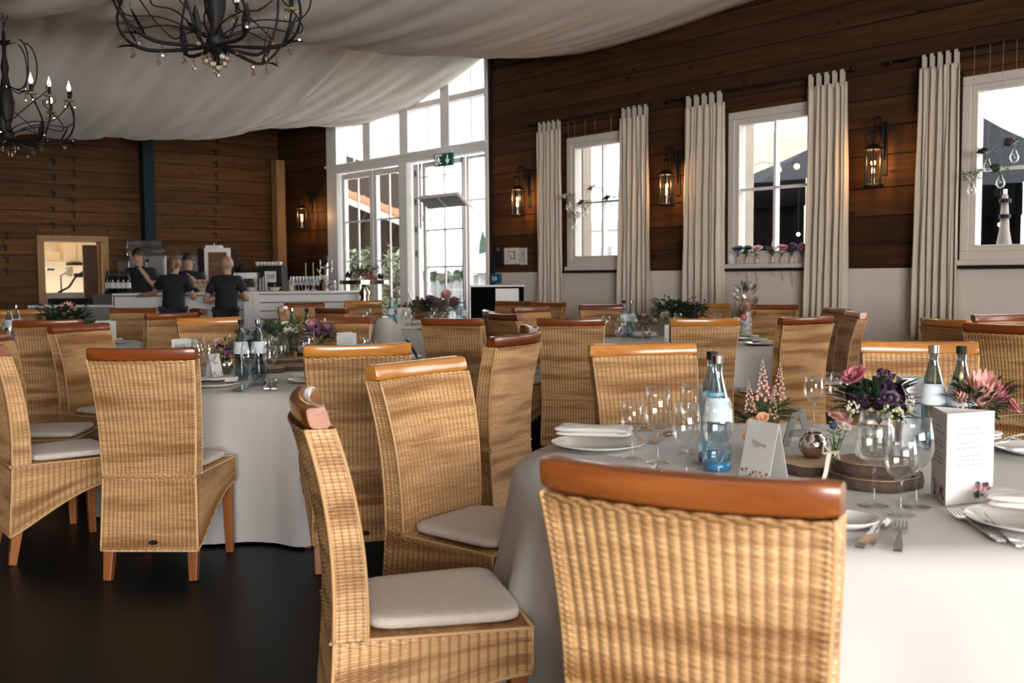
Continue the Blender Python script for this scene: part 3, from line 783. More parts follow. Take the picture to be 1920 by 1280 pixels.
for px in (668, 722): 
    q, _ = outp(px, 450, rr+.5); MB().box(q-.09, q+.09, -rr-.7, -rr-.52, 0, sl(q)-.1).build('post', M_BARN, bn)
    MB().bar((q, -rr-.6, sl(q)-.9), (q-.7, -rr-.6, sl(q)-.15), .1).build('brace', M_BARN, bn)
def bush(label, c, r, h, mat, seed, name='garden_shrub', n=500, leafsz=0.10):
    rr_ = random.Random(seed); t = thing(name, label, 'shrub', c)
    MB().tube([(0,0,0),(.03,0,h*.6)], [.06,.03], 6).build('stem', M_BARK, t)
    m = MB()
    for _ in range(n):
        a_ = rr_.uniform(0, 2*PI); ph_ = math.acos(rr_.uniform(-1, 1)); q = rr_.uniform(.55, 1)
        p_ = Vector((r*q*math.sin(ph_)*math.cos(a_), r*q*math.sin(ph_)*math.sin(a_), h*.55 + h*.45*q*math.cos(ph_)))
        m.leaf(p_, (rr_.uniform(-1,1), rr_.uniform(-1,1), rr_.uniform(-.2,1)), (0,0,1), leafsz*2, leafsz, n=2)
    m.build('foliage', mat, t); return t
for i, (px, r_) in enumerate(((652, 4.0), (692, 4.7), (740, 4.0))):
    q, zt_ = outp(px, 462, r_); p = W(q, -r_, 0)
    bush(('leafy shrub outside the left garden door', 'leafy shrub outside between the garden door leaves', 'leafy shrub outside the second garden door')[i], p, .36, zt_, M_LEAFG, i, n=260)
# white marquee sides beyond the doors
mq = thing('white_marquee', 'white marquee with draped sides outside the garden doors', 'marquee'); mq.matrix_basis = ROOM
M_TENT = plain('white tent sheet', (0.55, 0.55, 0.55), 0.8)
q0, z0_ = outp(925, 470, 5.0); q1, z1_ = outp(778, 488, 5.0)
MB().grid(lambda u, v: (q0 + (q1-q0)*u, -5.1 - .08*math.sin(60*u), .1 + 1.25*v), 120, 6).build('side_sheet', M_TENT, mq, smooth=True)
MB().add([(q0,-5,1.38),(q1,-5,1.38),(q1,-7.4,1.95),(q0,-7.4,1.95)],[(0,1,2,3)]).build('roof_sheet', M_TENT, mq)
MB().tube([(q0,-4.97,1.38),(q1,-4.97,1.38)], .03, 6).build('eave_pole', M_DKSIL, mq)
m = MB(); rr_ = random.Random(4)
qa, zg = outp(795, 517, 4.7); qb, _ = outp(868, 517, 4.7)
for _ in range(160):
    u = rr_.random(); m.leaf((qa+(qb-qa)*u, -4.75+rr_.uniform(-.05,.05), zg+.04*math.sin(9*u)+rr_.uniform(-.05,.05)), (rr_.uniform(-1,1),.3,rr_.uniform(-1,.4)), (0,1,0), .16, .07, n=2)
gl = m.build('leaf_garland', M_LEAFD, M=ROOM); tag(gl, 'dark leaf garland strung on the white marquee', 'garland')
# conifer and house beyond
q, zt_ = outp(905, 428, 30); p = W(q, -30, 0)
t = thing('conifer', 'slim green conifer far outside the open garden door', 'tree', p)
MB().lathe([(0,0),(.3,.2),(.35,zt_*.4),(.22,zt_*.8),(0,zt_)], 12).build('crown', plain('pale conifer', (0.022, 0.045, 0.028), 0.9, noise=.5), t)
# far window: fir, white wall; log
q, zt_ = outp(1131, 398, 16); p = W(q, -16, 0)
t = thing('fir_tree', 'small dark fir behind the far window', 'tree', p); m = MB()
for k in range(6): m.lathe([(0, zt_*(.45+.1*k)), (.75*(1-k/6.5), zt_*(.30+.11*k)), (0, zt_*(.34+.11*k))], 10)
m.build('crown', plain('fir green', (0.035, 0.07, 0.05), 0.9, noise=.5), t); MB().tube([(0,0,0),(0,0,zt_*.5)], .1, 6).build('trunk', M_BARK, t)
for nm, lab, px0, py0, px1, py1, r_, col in (('white_shed', 'white shed beyond the far window', 1085, 418, 1180, 520, 9, (0.6,0.6,0.58)),):
    sa, zt = outp(px0, py0, r_); sb, _ = outp(px1, py1, r_)
    t = thing(nm, lab, 'shed'); t.matrix_basis = ROOM @ Matrix.Translation(((sa+sb)/2, -r_, 0)); L = abs(sa-sb)/2
    MB().box(-L, L, -2, 0, 0, zt-.2).build('wall', plain(nm, col, .8), t); MB().box(-L-.1, L+.1, -2.1, .1, zt-.2, zt).build('roof', plain(nm+' roof', (.5,.5,.5), .8), t)
    MB().box(-L*.3, L*.1, 0, .02, .3, zt-.6).build('window', M_DKSIL, t)
for nm, lab, px, r_, py in (('timber_post', 'peeled timber post outside the far window', 1092, 0.9, 270), ('timber_post', 'peeled timber post outside the middle window', 1394, 0.9, 230)):
    q, zt = outp(px, py, r_); w_ = 0.09
    t = thing(nm, lab, 'post'); t.matrix_basis = ROOM @ Matrix.Translation((q, -r_, 0))
    MB().box(-w_, w_, -w_, w_, 0, 3.6).build('post', plain('weathered timber', (0.34, 0.28, 0.22), .8, noise=.3, nscale=5), t, bevel=.02)
    MB().box(-w_-.03, w_+.03, -w_-.03, w_+.03, 0, .12).build('shoe', M_DKSIL, t)
# dark tents beyond the middle and right windows
M_DTENT = plain('charcoal tent fabric', (0.005, 0.0055, 0.007), 0.9); M_DTENT2 = plain('grey tent roof', (0.022, 0.024, 0.028), 0.8)
for _m in (M_DTENT, M_DTENT2, M_BARN, M_TILE): _m.node_tree.nodes['Principled BSDF'].inputs['Specular IOR Level'].default_value = 0.03
def tent(label, pa, pe, pb, r_, zside_py, pxs, curve):
    t = thing('party_tent', label, 'tent'); t.matrix_basis = ROOM
    pts = [outp(px, py, r_) for px, py in pa]       # roof silhouette, left to right
    eave = outp(pxs[0], zside_py, r_-.6)[1]
    m = MB(); n = len(pts); vs = []
    for (s, z) in pts: vs.append((s, -r_, z))
    for (s, z) in pts: vs.append((s, -r_+1.2, eave))
    m.add(vs, [(i, i+1, i+1+n, i+n) for i in range(n-1)]); m.build('roof', M_DTENT2, t)
    s_a, s_b = pts[0][0], pts[-1][0]
    MB().grid(lambda u, v: (s_a+(s_b-s_a)*u, -r_+1.2+.03*math.sin(40*u), eave*v), 60, 3).build('side_wall', M_DTENT, t, smooth=True)
    MB().grid(lambda u, v: (s_a+(s_b-s_a)*u, -r_+1.23+.04*math.sin(30*u), eave-.35+.35*v), 60, 2).build('valance', M_DTENT, t, smooth=True)
    return t
tent('charcoal party tent with grey roof outside the middle window', [(1340, 352), (1400, 335), (1450, 310), (1515, 280), (1600, 262)], 0, 0, 4.5, 353, (1400,), 0)
tent('black party tent with sloping roof outside the window at the right edge', [(1790, 205), (1835, 215), (1880, 240), (1920, 258), (2000, 300)], 0, 0, 4.0, 355, (1850,), 0)
# furled cream parasol in front of the right tent
q, zt = outp(1885, 358, 2.2); t = thing('furled_parasol', 'furled cream parasol outside the window at the right edge', 'parasol'); t.matrix_basis = ROOM @ Matrix.Translation((q, -2.2, 0))
MB().lathe([(0.0, zt), (.03, zt-.05), (.05, zt-.4), (.11, zt-.75), (.10, zt-1.0), (0, zt-1.0)], 10).build('canopy', plain('cream canvas', (0.36, 0.32, 0.28), .9), t, smooth=True)
MB().tube([(0,0,0),(0,0,zt+.02)], .02, 6).build('pole', M_WHITE, t)
for z in (zt-.12, zt-.28): MB().lathe([(.045,z),(.06,z),(.06,z+.04),(.045,z+.04)], 10).build('tie', M_BLK, t)
# bulbs of a string light outside
fl = thing('string_light', 'string of warm bulbs on the tent outside the middle window', 'string lights'); fl.matrix_basis = ROOM
pp = [outp(px, py, 2.6) for px, py in ((1404, 322), (1431, 312), (1460, 318), (1494, 312))]
MB().tube([(s, -2.6, z+.06) for s, z in pp], .004, 4).build('cable', M_BLK, fl)
for s, z in pp: MB().ball((s, -2.6, z), .035).build('bulb', M_GLOW, fl, smooth=True)
for px, py, lab in ((1497, 439, 'single warm bulb glowing low outside the middle window'), (1875, 421, 'single warm bulb glowing outside the window at the right edge')):
    s, z = outp(px, py, 2.4); t = thing('outdoor_bulb', lab, 'bulb'); t.matrix_basis = ROOM @ Matrix.Translation((s, -2.4, z))
    MB().ball((0,0,0), .022).build('bulb', M_GLOW, t, smooth=True); MB().tube([(0,0,.02),(0,0,.6)], .004, 4).build('cable', M_BLK, t)
# tan house beyond the middle tent
sa, zt = outp(1408, 268, 30); sb, _ = outp(1452, 268, 30)
t = thing('distant_house', 'pale tan house beyond the middle tent roof', 'house'); t.matrix_basis = ROOM @ Matrix.Translation(((sa+sb)/2, -30, 0)); L = abs(sa-sb)/2
MB().box(-L, L, -4, 0, 0, zt).build('wall', plain('tan render', (0.36, 0.29, 0.22), .9), t); MB().box(-L-1.4, -L, -4, 0, 0, zt*.88).build('annex', MATS['tan render'], t); MB().box(-L*.8, L*.5, -3, -1, zt, zt+.5).build('chimney', MATS['tan render'], t)

# ================================================================ RATTAN CHAIRS
def weave_sheet(name, P, stakes, rows, amp, parent, mat, su=6, sv=3, ends=True):
    """P(u, v) -> numpy arrays of points; the woven relief is real displacement along the normal."""
    nu, nv = int(stakes*su), int(rows*sv)
    u = np.linspace(0, 1, nu+1); v = np.linspace(0, 1, nv+1)
    U, V = np.meshgrid(u, v)
    p = np.stack(P(U, V), -1)
    du = np.gradient(p, axis=1); dv = np.gradient(p, axis=0)
    nrm = np.cross(du, dv); nrm /= np.maximum(np.linalg.norm(nrm, axis=-1, keepdims=True), 1e-9)
    a = U*stakes; b = V*rows
    h = amp*(0.55*(0.5+0.5*np.cos(2*PI*a))**0.7 + 0.28*np.abs(np.sin(PI*b)) + 0.17*np.cos(PI*a + PI*np.floor(b)))
    # woven rolled border
    edge = np.minimum(np.minimum(U, 1-U)*stakes, np.minimum(V, 1-V)*rows*0.35)
    h = np.where(edge < 0.8, amp*(0.9 + 0.35*np.sin(2*PI*(a+b)*0.5)), h)
    p = p + nrm*h[..., None]
    m = bpy.data.meshes.new(name)
    W_ = nu+1; idx = np.arange((nu+1)*(nv+1)).reshape(nv+1, nu+1)
    q = np.stack([idx[:-1,:-1], idx[:-1,1:], idx[1:,1:], idx[1:,:-1]], -1).reshape(-1, 4)
    m.vertices.add(p.size//3); m.vertices.foreach_set('co', p.reshape(-1).astype(np.float32))
    m.loops.add(q.size); m.loops.foreach_set('vertex_index', q.reshape(-1).astype(np.int32))
    m.polygons.add(len(q)); m.polygons.foreach_set('loop_start', np.arange(0, q.size, 4, dtype=np.int32))
    m.polygons.foreach_set('use_smooth', np.ones(len(q), bool))
    uv = m.uv_layers.new(name='weave')
    uvd = np.stack([a.reshape(-1)[q.reshape(-1)], b.reshape(-1)[q.reshape(-1)]], -1)
    uv.data.foreach_set('uv', uvd.reshape(-1).astype(np.float32))
    m.update(calc_edges=True); m.materials.append(mat)
    o = bpy.data.objects.new(name, m); C.objects.link(o); par(o, parent)
    return o
ZB = np.array([0.13, 0.30, 0.455, 0.60, 0.78, 0.90, 0.975])
YB = np.array([-0.252, -0.240, -0.228, -0.227, -0.243, -0.264, -0.287])
def smooth_interp(x, xs, ys):
    c = np.polyfit(xs, ys, 4); return np.polyval(c, x)
def yback(z): return smooth_interp(z, ZB, YB)
def wback(z): return np.interp(z, [0.13, 0.455, 0.75, 0.975], [0.213, 0.203, 0.215, 0.230])
def bow(x, z): return -0.030*(1-(x/0.23)**2)*np.clip((z-0.35)/0.5, 0, 1)
TH = 0.062
ZS = 0.457
def chair_master():
    t = thing('rattan_chair', 'x', 'chair')
    # backrest: four woven sheets joined into one body
    objs = []
    f = lambda U, V: (lambda z: ((U*2-1)*wback(z), yback(z) + bow((U*2-1)*wback(z), z), z))(ZS + (0.972-ZS)*V)
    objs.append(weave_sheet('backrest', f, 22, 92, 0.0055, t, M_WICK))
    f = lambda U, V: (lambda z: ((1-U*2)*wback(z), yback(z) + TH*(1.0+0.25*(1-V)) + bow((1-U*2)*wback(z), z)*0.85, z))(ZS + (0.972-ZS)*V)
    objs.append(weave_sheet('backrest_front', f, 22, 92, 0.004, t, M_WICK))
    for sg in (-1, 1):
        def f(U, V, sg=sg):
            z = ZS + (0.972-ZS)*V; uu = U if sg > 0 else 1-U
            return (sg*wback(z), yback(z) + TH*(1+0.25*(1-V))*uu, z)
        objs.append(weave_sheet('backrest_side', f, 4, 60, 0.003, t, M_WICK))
    join(objs)
    # seat shell: skirt with an arched lower edge + woven top border
    objs = []
    f = lambda U, V: (lambda z: ((U*2-1)*wback(z), yback(z)*1.0, z))(0.135 + (ZS-0.135)*V + 0.02*V*0)
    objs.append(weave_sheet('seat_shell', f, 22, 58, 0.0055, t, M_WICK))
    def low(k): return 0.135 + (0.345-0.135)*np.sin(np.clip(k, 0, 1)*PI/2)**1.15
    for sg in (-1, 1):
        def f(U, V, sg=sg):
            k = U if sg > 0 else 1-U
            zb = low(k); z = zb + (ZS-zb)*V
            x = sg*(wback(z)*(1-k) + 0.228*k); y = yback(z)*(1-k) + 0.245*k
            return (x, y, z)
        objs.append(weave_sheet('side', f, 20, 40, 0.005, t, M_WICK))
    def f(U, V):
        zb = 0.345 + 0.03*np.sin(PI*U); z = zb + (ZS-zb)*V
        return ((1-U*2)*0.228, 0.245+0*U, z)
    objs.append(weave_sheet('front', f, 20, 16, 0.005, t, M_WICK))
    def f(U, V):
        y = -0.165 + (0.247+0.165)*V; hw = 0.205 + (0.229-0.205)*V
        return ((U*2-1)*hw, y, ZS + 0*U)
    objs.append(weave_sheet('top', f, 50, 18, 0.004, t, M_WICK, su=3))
    join(objs)
    # braided seam where the back meets the shell
    m = MB(); pts = [Vector((x, float(yback(ZS))-0.008, ZS)) for x in np.linspace(-.206, .206, 30)]
    for k in range(2): m.tube([p + Vector((0, -0.003*math.cos(i*1.3+k*PI), 0.004*math.sin(i*1.3+k*PI))) for i, p in enumerate(pts)], 0.0042, 5)
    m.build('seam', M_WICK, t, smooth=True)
    # woven edge binding along the corners, hides the joint of the sheets
    m = MB()
    for sg in (-1, 1):
        zz = np.linspace(ZS, 0.972, 26)
        m.tube([(sg*(float(wback(z))+.001), float(yback(z))-.002, float(z)) for z in zz], .0055, 6)
        m.tube([(sg*(float(wback(z))+.001), float(yback(z))+TH*(1+.25*(1-(z-ZS)/(0.972-ZS)))+.001, float(z)) for z in zz], .0045, 6)
        zz = np.linspace(0.135, ZS, 12); m.tube([(sg*(float(wback(z))+.001), float(yback(z))-.001, float(z)) for z in zz], .0055, 6)
        m.tube([(sg*.229, .247, z) for z in np.linspace(.345, ZS, 5)], .0055, 6)
        kk = np.linspace(0, 1, 24); m.tube([(sg*(float(wback(low(k)))*(1-k)+.229*k), float(yback(low(k)))*(1-k)+.246*k, float(low(k))) for k in kk], .0065, 6)
        m.tube([(sg*(.205+.024*k), -.165+.412*k, ZS+.002) for k in kk], .0055, 6)
    xs_ = np.linspace(-.213, .213, 12); m.tube([(x, float(yback(.135)), .135) for x in xs_], .0065, 6)
    m.tube([(x, .247, .345+.03*math.sin(PI*(x+.228)/.456)) for x in np.linspace(-.228, .228, 14)], .006, 6); m.tube([(x, .248, ZS+.002) for x in np.linspace(-.229, .229, 4)], .0055, 6)
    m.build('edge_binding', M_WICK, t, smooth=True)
    # top rail
    sec = []
    for k in range(16):
        a = 2*PI*k/16; ca, sa = math.cos(a), math.sin(a)
        sec.append((math.copysign(abs(ca)**0.55, ca)*0.028, math.copysign(abs(sa)**0.45, sa)*0.0285))
    m = MB(); xs = np.linspace(-0.236, 0.236, 21); vs = []
    for i, x in enumerate(xs):
        e = 1.0 if 0 < i < 20 else 0.86
        b_ = float(bow(np.array(x*0.95), np.array(0.99)))
        yc = float(yback(0.978)) + TH*0.50 + b_
        for py_, pz_ in sec: vs.append((x, yc + py_*e - pz_*0.18, 0.994 + pz_*e + 0.004*(x/0.24)**2))
    fs = [(i*16+k, (i+1)*16+k, (i+1)*16+(k+1)%16, i*16+(k+1)%16) for i in range(20) for k in range(16)]
    fs += [tuple(range(15, -1, -1))[::-1], tuple(20*16+k for k in range(16))[::-1]]
    m.add(vs, fs); rl = m.build('top_rail', M_RAIL_A, t, auto=True)
    # legs
    for sx, sy in ((-1,-1),(1,-1),(-1,1),(1,1)):
        if sy < 0: a = (sx*0.185, -0.215, 0.18); b_ = (sx*0.190, -0.245, 0.0)
        else: a = (sx*0.200, 0.215, 0.40); b_ = (sx*0.202, 0.218, 0.0)
        MB().bar(b_, a, 0.034, 0.034, 0.048, 0.048).build('leg', M_LEG, t, bevel=0.003)
    # cushion
    m = MB(); nu, nv = 44, 10; A, B, H = 0.193, 0.192, 0.019
    def P(u, v):
        th = 2*PI*u; ph = PI*(v-0.5)
        ca, sa = math.cos(th), math.sin(th); n_ = 0.28
        x = math.copysign(abs(ca)**n_, ca); y = math.copysign(abs(sa)**n_, sa)
        rr = math.cos(ph)**0.30 if 0 < v < 1 else 0
        return (x*A*rr*(1+0.07*y), 0.045 + y*B*rr, ZS+0.006+H + math.copysign(abs(math.sin(ph))**0.55, math.sin(ph))*H + 0.004*rr*0)
    m.grid(P, nu, nv, wrap=True); m.build('seat_cushion', M_CUSH, t, smooth=True)
    # maker's tag
    m = MB(); m.M = Matrix.Translation((0.02, float(yback(0.17))-0.006, 0.172)) @ Matrix.Rotation(R(90), 4, 'X')
    m.lathe([(0,0),(.010,0),(.010,.005),(0,.005)], 14); tg = m.build('tag', M_BLK, t); tg.scale = (2.0, 1, 1); tg.location = (-0.02, 0, 0)
    return t
def join(objs):
    """merge woven sheets of one part into one mesh (numpy, keeps uv)"""
    vs, qs, uvs, off = [], [], [], 0
    for o in objs:
        m = o.data; n = len(m.vertices); co = np.empty(n*3, np.float32); m.vertices.foreach_get('co', co)
        li = np.empty(len(m.loops), np.int32); m.loops.foreach_get('vertex_index', li)
        uv = np.empty(len(m.loops)*2, np.float32); m.uv_layers[0].data.foreach_get('uv', uv)
        vs.append(co); qs.append(li+off); uvs.append(uv); off += n
    a = objs[0]; nm = a.name
    co = np.concatenate(vs); q = np.concatenate(qs); uv = np.concatenate(uvs)
    m = bpy.data.meshes.new(nm)
    m.vertices.add(len(co)//3); m.vertices.foreach_set('co', co)
    m.loops.add(len(q)); m.loops.foreach_set('vertex_index', q)
    m.polygons.add(len(q)//4); m.polygons.foreach_set('loop_start', np.arange(0, len(q), 4, dtype=np.int32))
    m.polygons.foreach_set('use_smooth', np.ones(len(q)//4, bool))
    l = m.uv_layers.new(name='weave'); l.data.foreach_set('uv', uv)
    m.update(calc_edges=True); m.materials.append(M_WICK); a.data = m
    for o in objs[1:]:
        KIDS[a.parent.name].remove(o); bpy.data.objects.remove(o)
CH = chair_master()
first = [True]
# chairs whose feet (or table) fix the place better than their rail
FIX = {(-12,632): (-2.62,5.50), (1010,566): (0.24,10.85), (20,668): (-2.25,4.84), (244,578): (-3.82,9.80), (38,583): (-4.70,9.68), (699,566): (-1.78,12.30), (803,562): (-1.08,12.42), (943,564): (-0.10,11.38), (528,574): (-2.07,10.18),
       (588,570): (-2.28,11.35), (594,577): (-1.55,9.72), (946,629): (-0.21,5.16), (1006,616): (-0.16,5.85), (1602,582): (2.40,7.73), (1566,578): (2.50,8.42), (1888,608): (3.0,5.78), (326,587): (-3.10,8.68)}
def place_chair(px, py, face, rail, label, group, tagd=False):
    at_xy = FIX.get((px, py))
    a = R(face); f = Vector((math.cos(a), math.sin(a), 0))
    if at_xy: p = Vector((*at_xy, 0))
    else:
        q = at(px, py, 1.022); p = Vector((q.x, q.y, 0)) + f*0.285
    if first[0]:
        first[0] = False; o = CH; o.location = p; o.rotation_euler = (0,0,a-PI/2); o['label'] = label; o['group'] = group
    else: o = dup(CH, p, a-PI/2, label, group)
    for k in KIDS[o.name]:
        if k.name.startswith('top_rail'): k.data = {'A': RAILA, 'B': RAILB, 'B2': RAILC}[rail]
        if k.name.startswith('tag') and not tagd:
            TAGS.append(k)
    return o, p
TAGS = []
RAILA = [k for k in KIDS[CH.name] if k.name.startswith('top_rail')][0].data
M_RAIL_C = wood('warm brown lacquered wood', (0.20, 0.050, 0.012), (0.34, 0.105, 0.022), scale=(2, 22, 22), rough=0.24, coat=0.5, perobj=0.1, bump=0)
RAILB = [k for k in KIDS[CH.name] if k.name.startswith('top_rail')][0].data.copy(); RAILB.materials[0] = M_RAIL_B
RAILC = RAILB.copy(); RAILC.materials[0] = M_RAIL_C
G1 = 'rattan chairs round the right front table'; G2 = 'rattan chairs round the left front table'; G3 = 'rattan chairs round the left back table'
G4 = 'rattan chairs round the table by the garden doors'; G5 = 'rattan chairs round the middle table by the window wall'; G6 = 'rattan chairs round the table at the right edge'
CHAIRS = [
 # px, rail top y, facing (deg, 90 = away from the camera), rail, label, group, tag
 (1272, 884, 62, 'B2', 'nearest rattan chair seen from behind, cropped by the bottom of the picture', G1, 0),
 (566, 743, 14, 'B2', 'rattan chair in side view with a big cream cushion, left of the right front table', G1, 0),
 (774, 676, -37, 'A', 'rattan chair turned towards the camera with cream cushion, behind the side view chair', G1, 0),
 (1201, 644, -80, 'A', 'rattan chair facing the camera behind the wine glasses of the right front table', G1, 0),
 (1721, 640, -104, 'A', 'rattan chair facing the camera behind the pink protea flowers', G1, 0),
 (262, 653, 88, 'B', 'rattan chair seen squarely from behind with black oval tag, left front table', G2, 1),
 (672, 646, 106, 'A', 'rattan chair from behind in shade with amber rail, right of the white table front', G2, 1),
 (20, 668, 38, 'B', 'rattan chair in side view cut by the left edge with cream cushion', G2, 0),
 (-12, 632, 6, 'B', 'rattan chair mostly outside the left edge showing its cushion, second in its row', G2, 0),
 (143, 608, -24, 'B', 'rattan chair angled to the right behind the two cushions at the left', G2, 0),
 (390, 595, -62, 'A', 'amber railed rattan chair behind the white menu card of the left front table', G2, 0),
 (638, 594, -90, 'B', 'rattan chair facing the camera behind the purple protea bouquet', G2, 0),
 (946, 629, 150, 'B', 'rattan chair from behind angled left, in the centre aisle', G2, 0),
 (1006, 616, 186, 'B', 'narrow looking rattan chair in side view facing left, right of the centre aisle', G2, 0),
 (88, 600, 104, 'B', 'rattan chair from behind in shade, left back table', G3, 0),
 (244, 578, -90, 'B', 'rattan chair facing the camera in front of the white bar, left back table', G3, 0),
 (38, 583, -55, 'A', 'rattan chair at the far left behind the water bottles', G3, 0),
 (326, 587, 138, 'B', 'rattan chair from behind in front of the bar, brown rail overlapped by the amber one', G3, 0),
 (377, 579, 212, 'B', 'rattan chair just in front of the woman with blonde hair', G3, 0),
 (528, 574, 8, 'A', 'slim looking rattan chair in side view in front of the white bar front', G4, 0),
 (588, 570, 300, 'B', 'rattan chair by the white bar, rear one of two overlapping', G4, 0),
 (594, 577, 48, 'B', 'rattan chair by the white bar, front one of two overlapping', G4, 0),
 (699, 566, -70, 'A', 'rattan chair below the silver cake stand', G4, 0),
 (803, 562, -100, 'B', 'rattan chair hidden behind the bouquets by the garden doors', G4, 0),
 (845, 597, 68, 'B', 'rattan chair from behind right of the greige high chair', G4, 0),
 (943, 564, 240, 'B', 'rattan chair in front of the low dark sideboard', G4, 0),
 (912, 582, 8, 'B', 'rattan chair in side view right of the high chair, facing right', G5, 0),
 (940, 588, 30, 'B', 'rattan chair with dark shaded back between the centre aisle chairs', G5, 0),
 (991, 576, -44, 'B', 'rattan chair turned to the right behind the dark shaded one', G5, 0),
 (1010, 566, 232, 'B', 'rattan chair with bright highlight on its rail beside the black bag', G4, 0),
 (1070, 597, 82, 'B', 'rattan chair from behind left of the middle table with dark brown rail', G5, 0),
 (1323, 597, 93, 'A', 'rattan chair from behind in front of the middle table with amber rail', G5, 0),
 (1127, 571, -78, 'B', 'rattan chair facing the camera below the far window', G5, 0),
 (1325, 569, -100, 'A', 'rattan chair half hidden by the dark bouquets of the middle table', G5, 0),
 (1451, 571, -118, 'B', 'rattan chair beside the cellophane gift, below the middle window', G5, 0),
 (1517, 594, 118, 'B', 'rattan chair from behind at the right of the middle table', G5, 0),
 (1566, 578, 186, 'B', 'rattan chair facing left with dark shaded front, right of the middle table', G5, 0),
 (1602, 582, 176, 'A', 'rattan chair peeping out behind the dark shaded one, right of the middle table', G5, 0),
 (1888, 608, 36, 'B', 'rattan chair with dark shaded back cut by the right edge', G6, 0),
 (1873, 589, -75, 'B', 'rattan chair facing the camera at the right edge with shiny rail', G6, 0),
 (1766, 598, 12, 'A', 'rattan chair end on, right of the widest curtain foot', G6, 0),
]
POS = []
for px, py, fa, rl, lb, g, tg in CHAIRS:
    o, p = place_chair(px, py, fa, rl, lb, g, tagd=tg)
    POS.append((o, p))
for k in TAGS:
    KIDS[k.parent.name].remove(k); bpy.data.objects.remove(k)

# ================================================================ TABLES
def cloth(name, c, Rr, label, seed, folds=13, flare=0.13, zt=0.75, sq=False):
    r = random.Random(seed); ph = [r.uniform(0, 6.28) for _ in range(5)]
    am = [r.uniform(0.4, 1) for _ in range(40)]
    nu, nv = 260, 26
    def P(u, v):
        a = 2*PI*u
        if v < 0.30:
            q = v/0.30; rr = Rr*q; return (rr*math.cos(a), rr*math.sin(a), zt)
        q = (v-0.30)/0.70
        d = q*(zt-0.015)
        f = math.sin(folds*a + ph[0] + 1.1*math.sin(2*a+ph[1])); f2 = math.sin((folds*0.5)*2*a + 2.2*math.sin(a+ph[2])+ph[3])
        w_ = min(1, q*1.4)**1.2
        amp = 0.5+0.5*math.sin(3*a+ph[4])
        rr = Rr + 0.012*min(1, q*14) + flare*w_*(0.42 + 0.75*max(0, f)**2*(.35+.65*amp) - 0.30*max(0, -f))
        rr += 0.012*w_*f2
        z = zt - d if q > 0.03 else zt - d*0.6
        return (rr*math.cos(a), rr*math.sin(a), max(0.012, z))
    m = MB().grid(P, nu, nv, wrap=True)
    o = m.build(name, M_CLOTH, smooth=True); o.location = (c[0], c[1], 0)
    return tag(o, label, 'tablecloth', 'white round tablecloths')
TAB = [((0.925, 2.89), 0.92, 'right front table', 1, G1), ((-1.33, 5.80), 0.92, 'left front table', 2, G2), ((-4.2, 8.65), 0.92, 'left back table', 3, G3),
       ((-1.2, 11.2), 0.88, 'table by the garden doors', 4, G4), ((1.33, 8.30), 0.95, 'middle table below the windows', 5, G5), ((4.15, 5.75), 0.92, 'table at the right edge', 6, G6)]
for (c, Rr, nm, sd, g) in TAB:
    cloth('tablecloth', c, Rr, 'white cloth hanging over the ' + nm, sd)
    t = thing('round_table', 'round folding table hidden under the white cloth of the ' + nm, 'table', (c[0], c[1], 0), 0, 'round tables')
    MB().lathe([(0,.715),(Rr-.01,.715),(Rr-.01,.745),(0,.745)], 40).build('tabletop', M_DOORW, t)
    for k in range(4):
        a = PI/4 + k*PI/2; MB().tube([(.45*math.cos(a), .45*math.sin(a), 0), (.40*math.cos(a), .40*math.sin(a), .715)], .016, 6).build('leg', M_DKSIL, t)
# another cloth covered table far left, cut by the frame

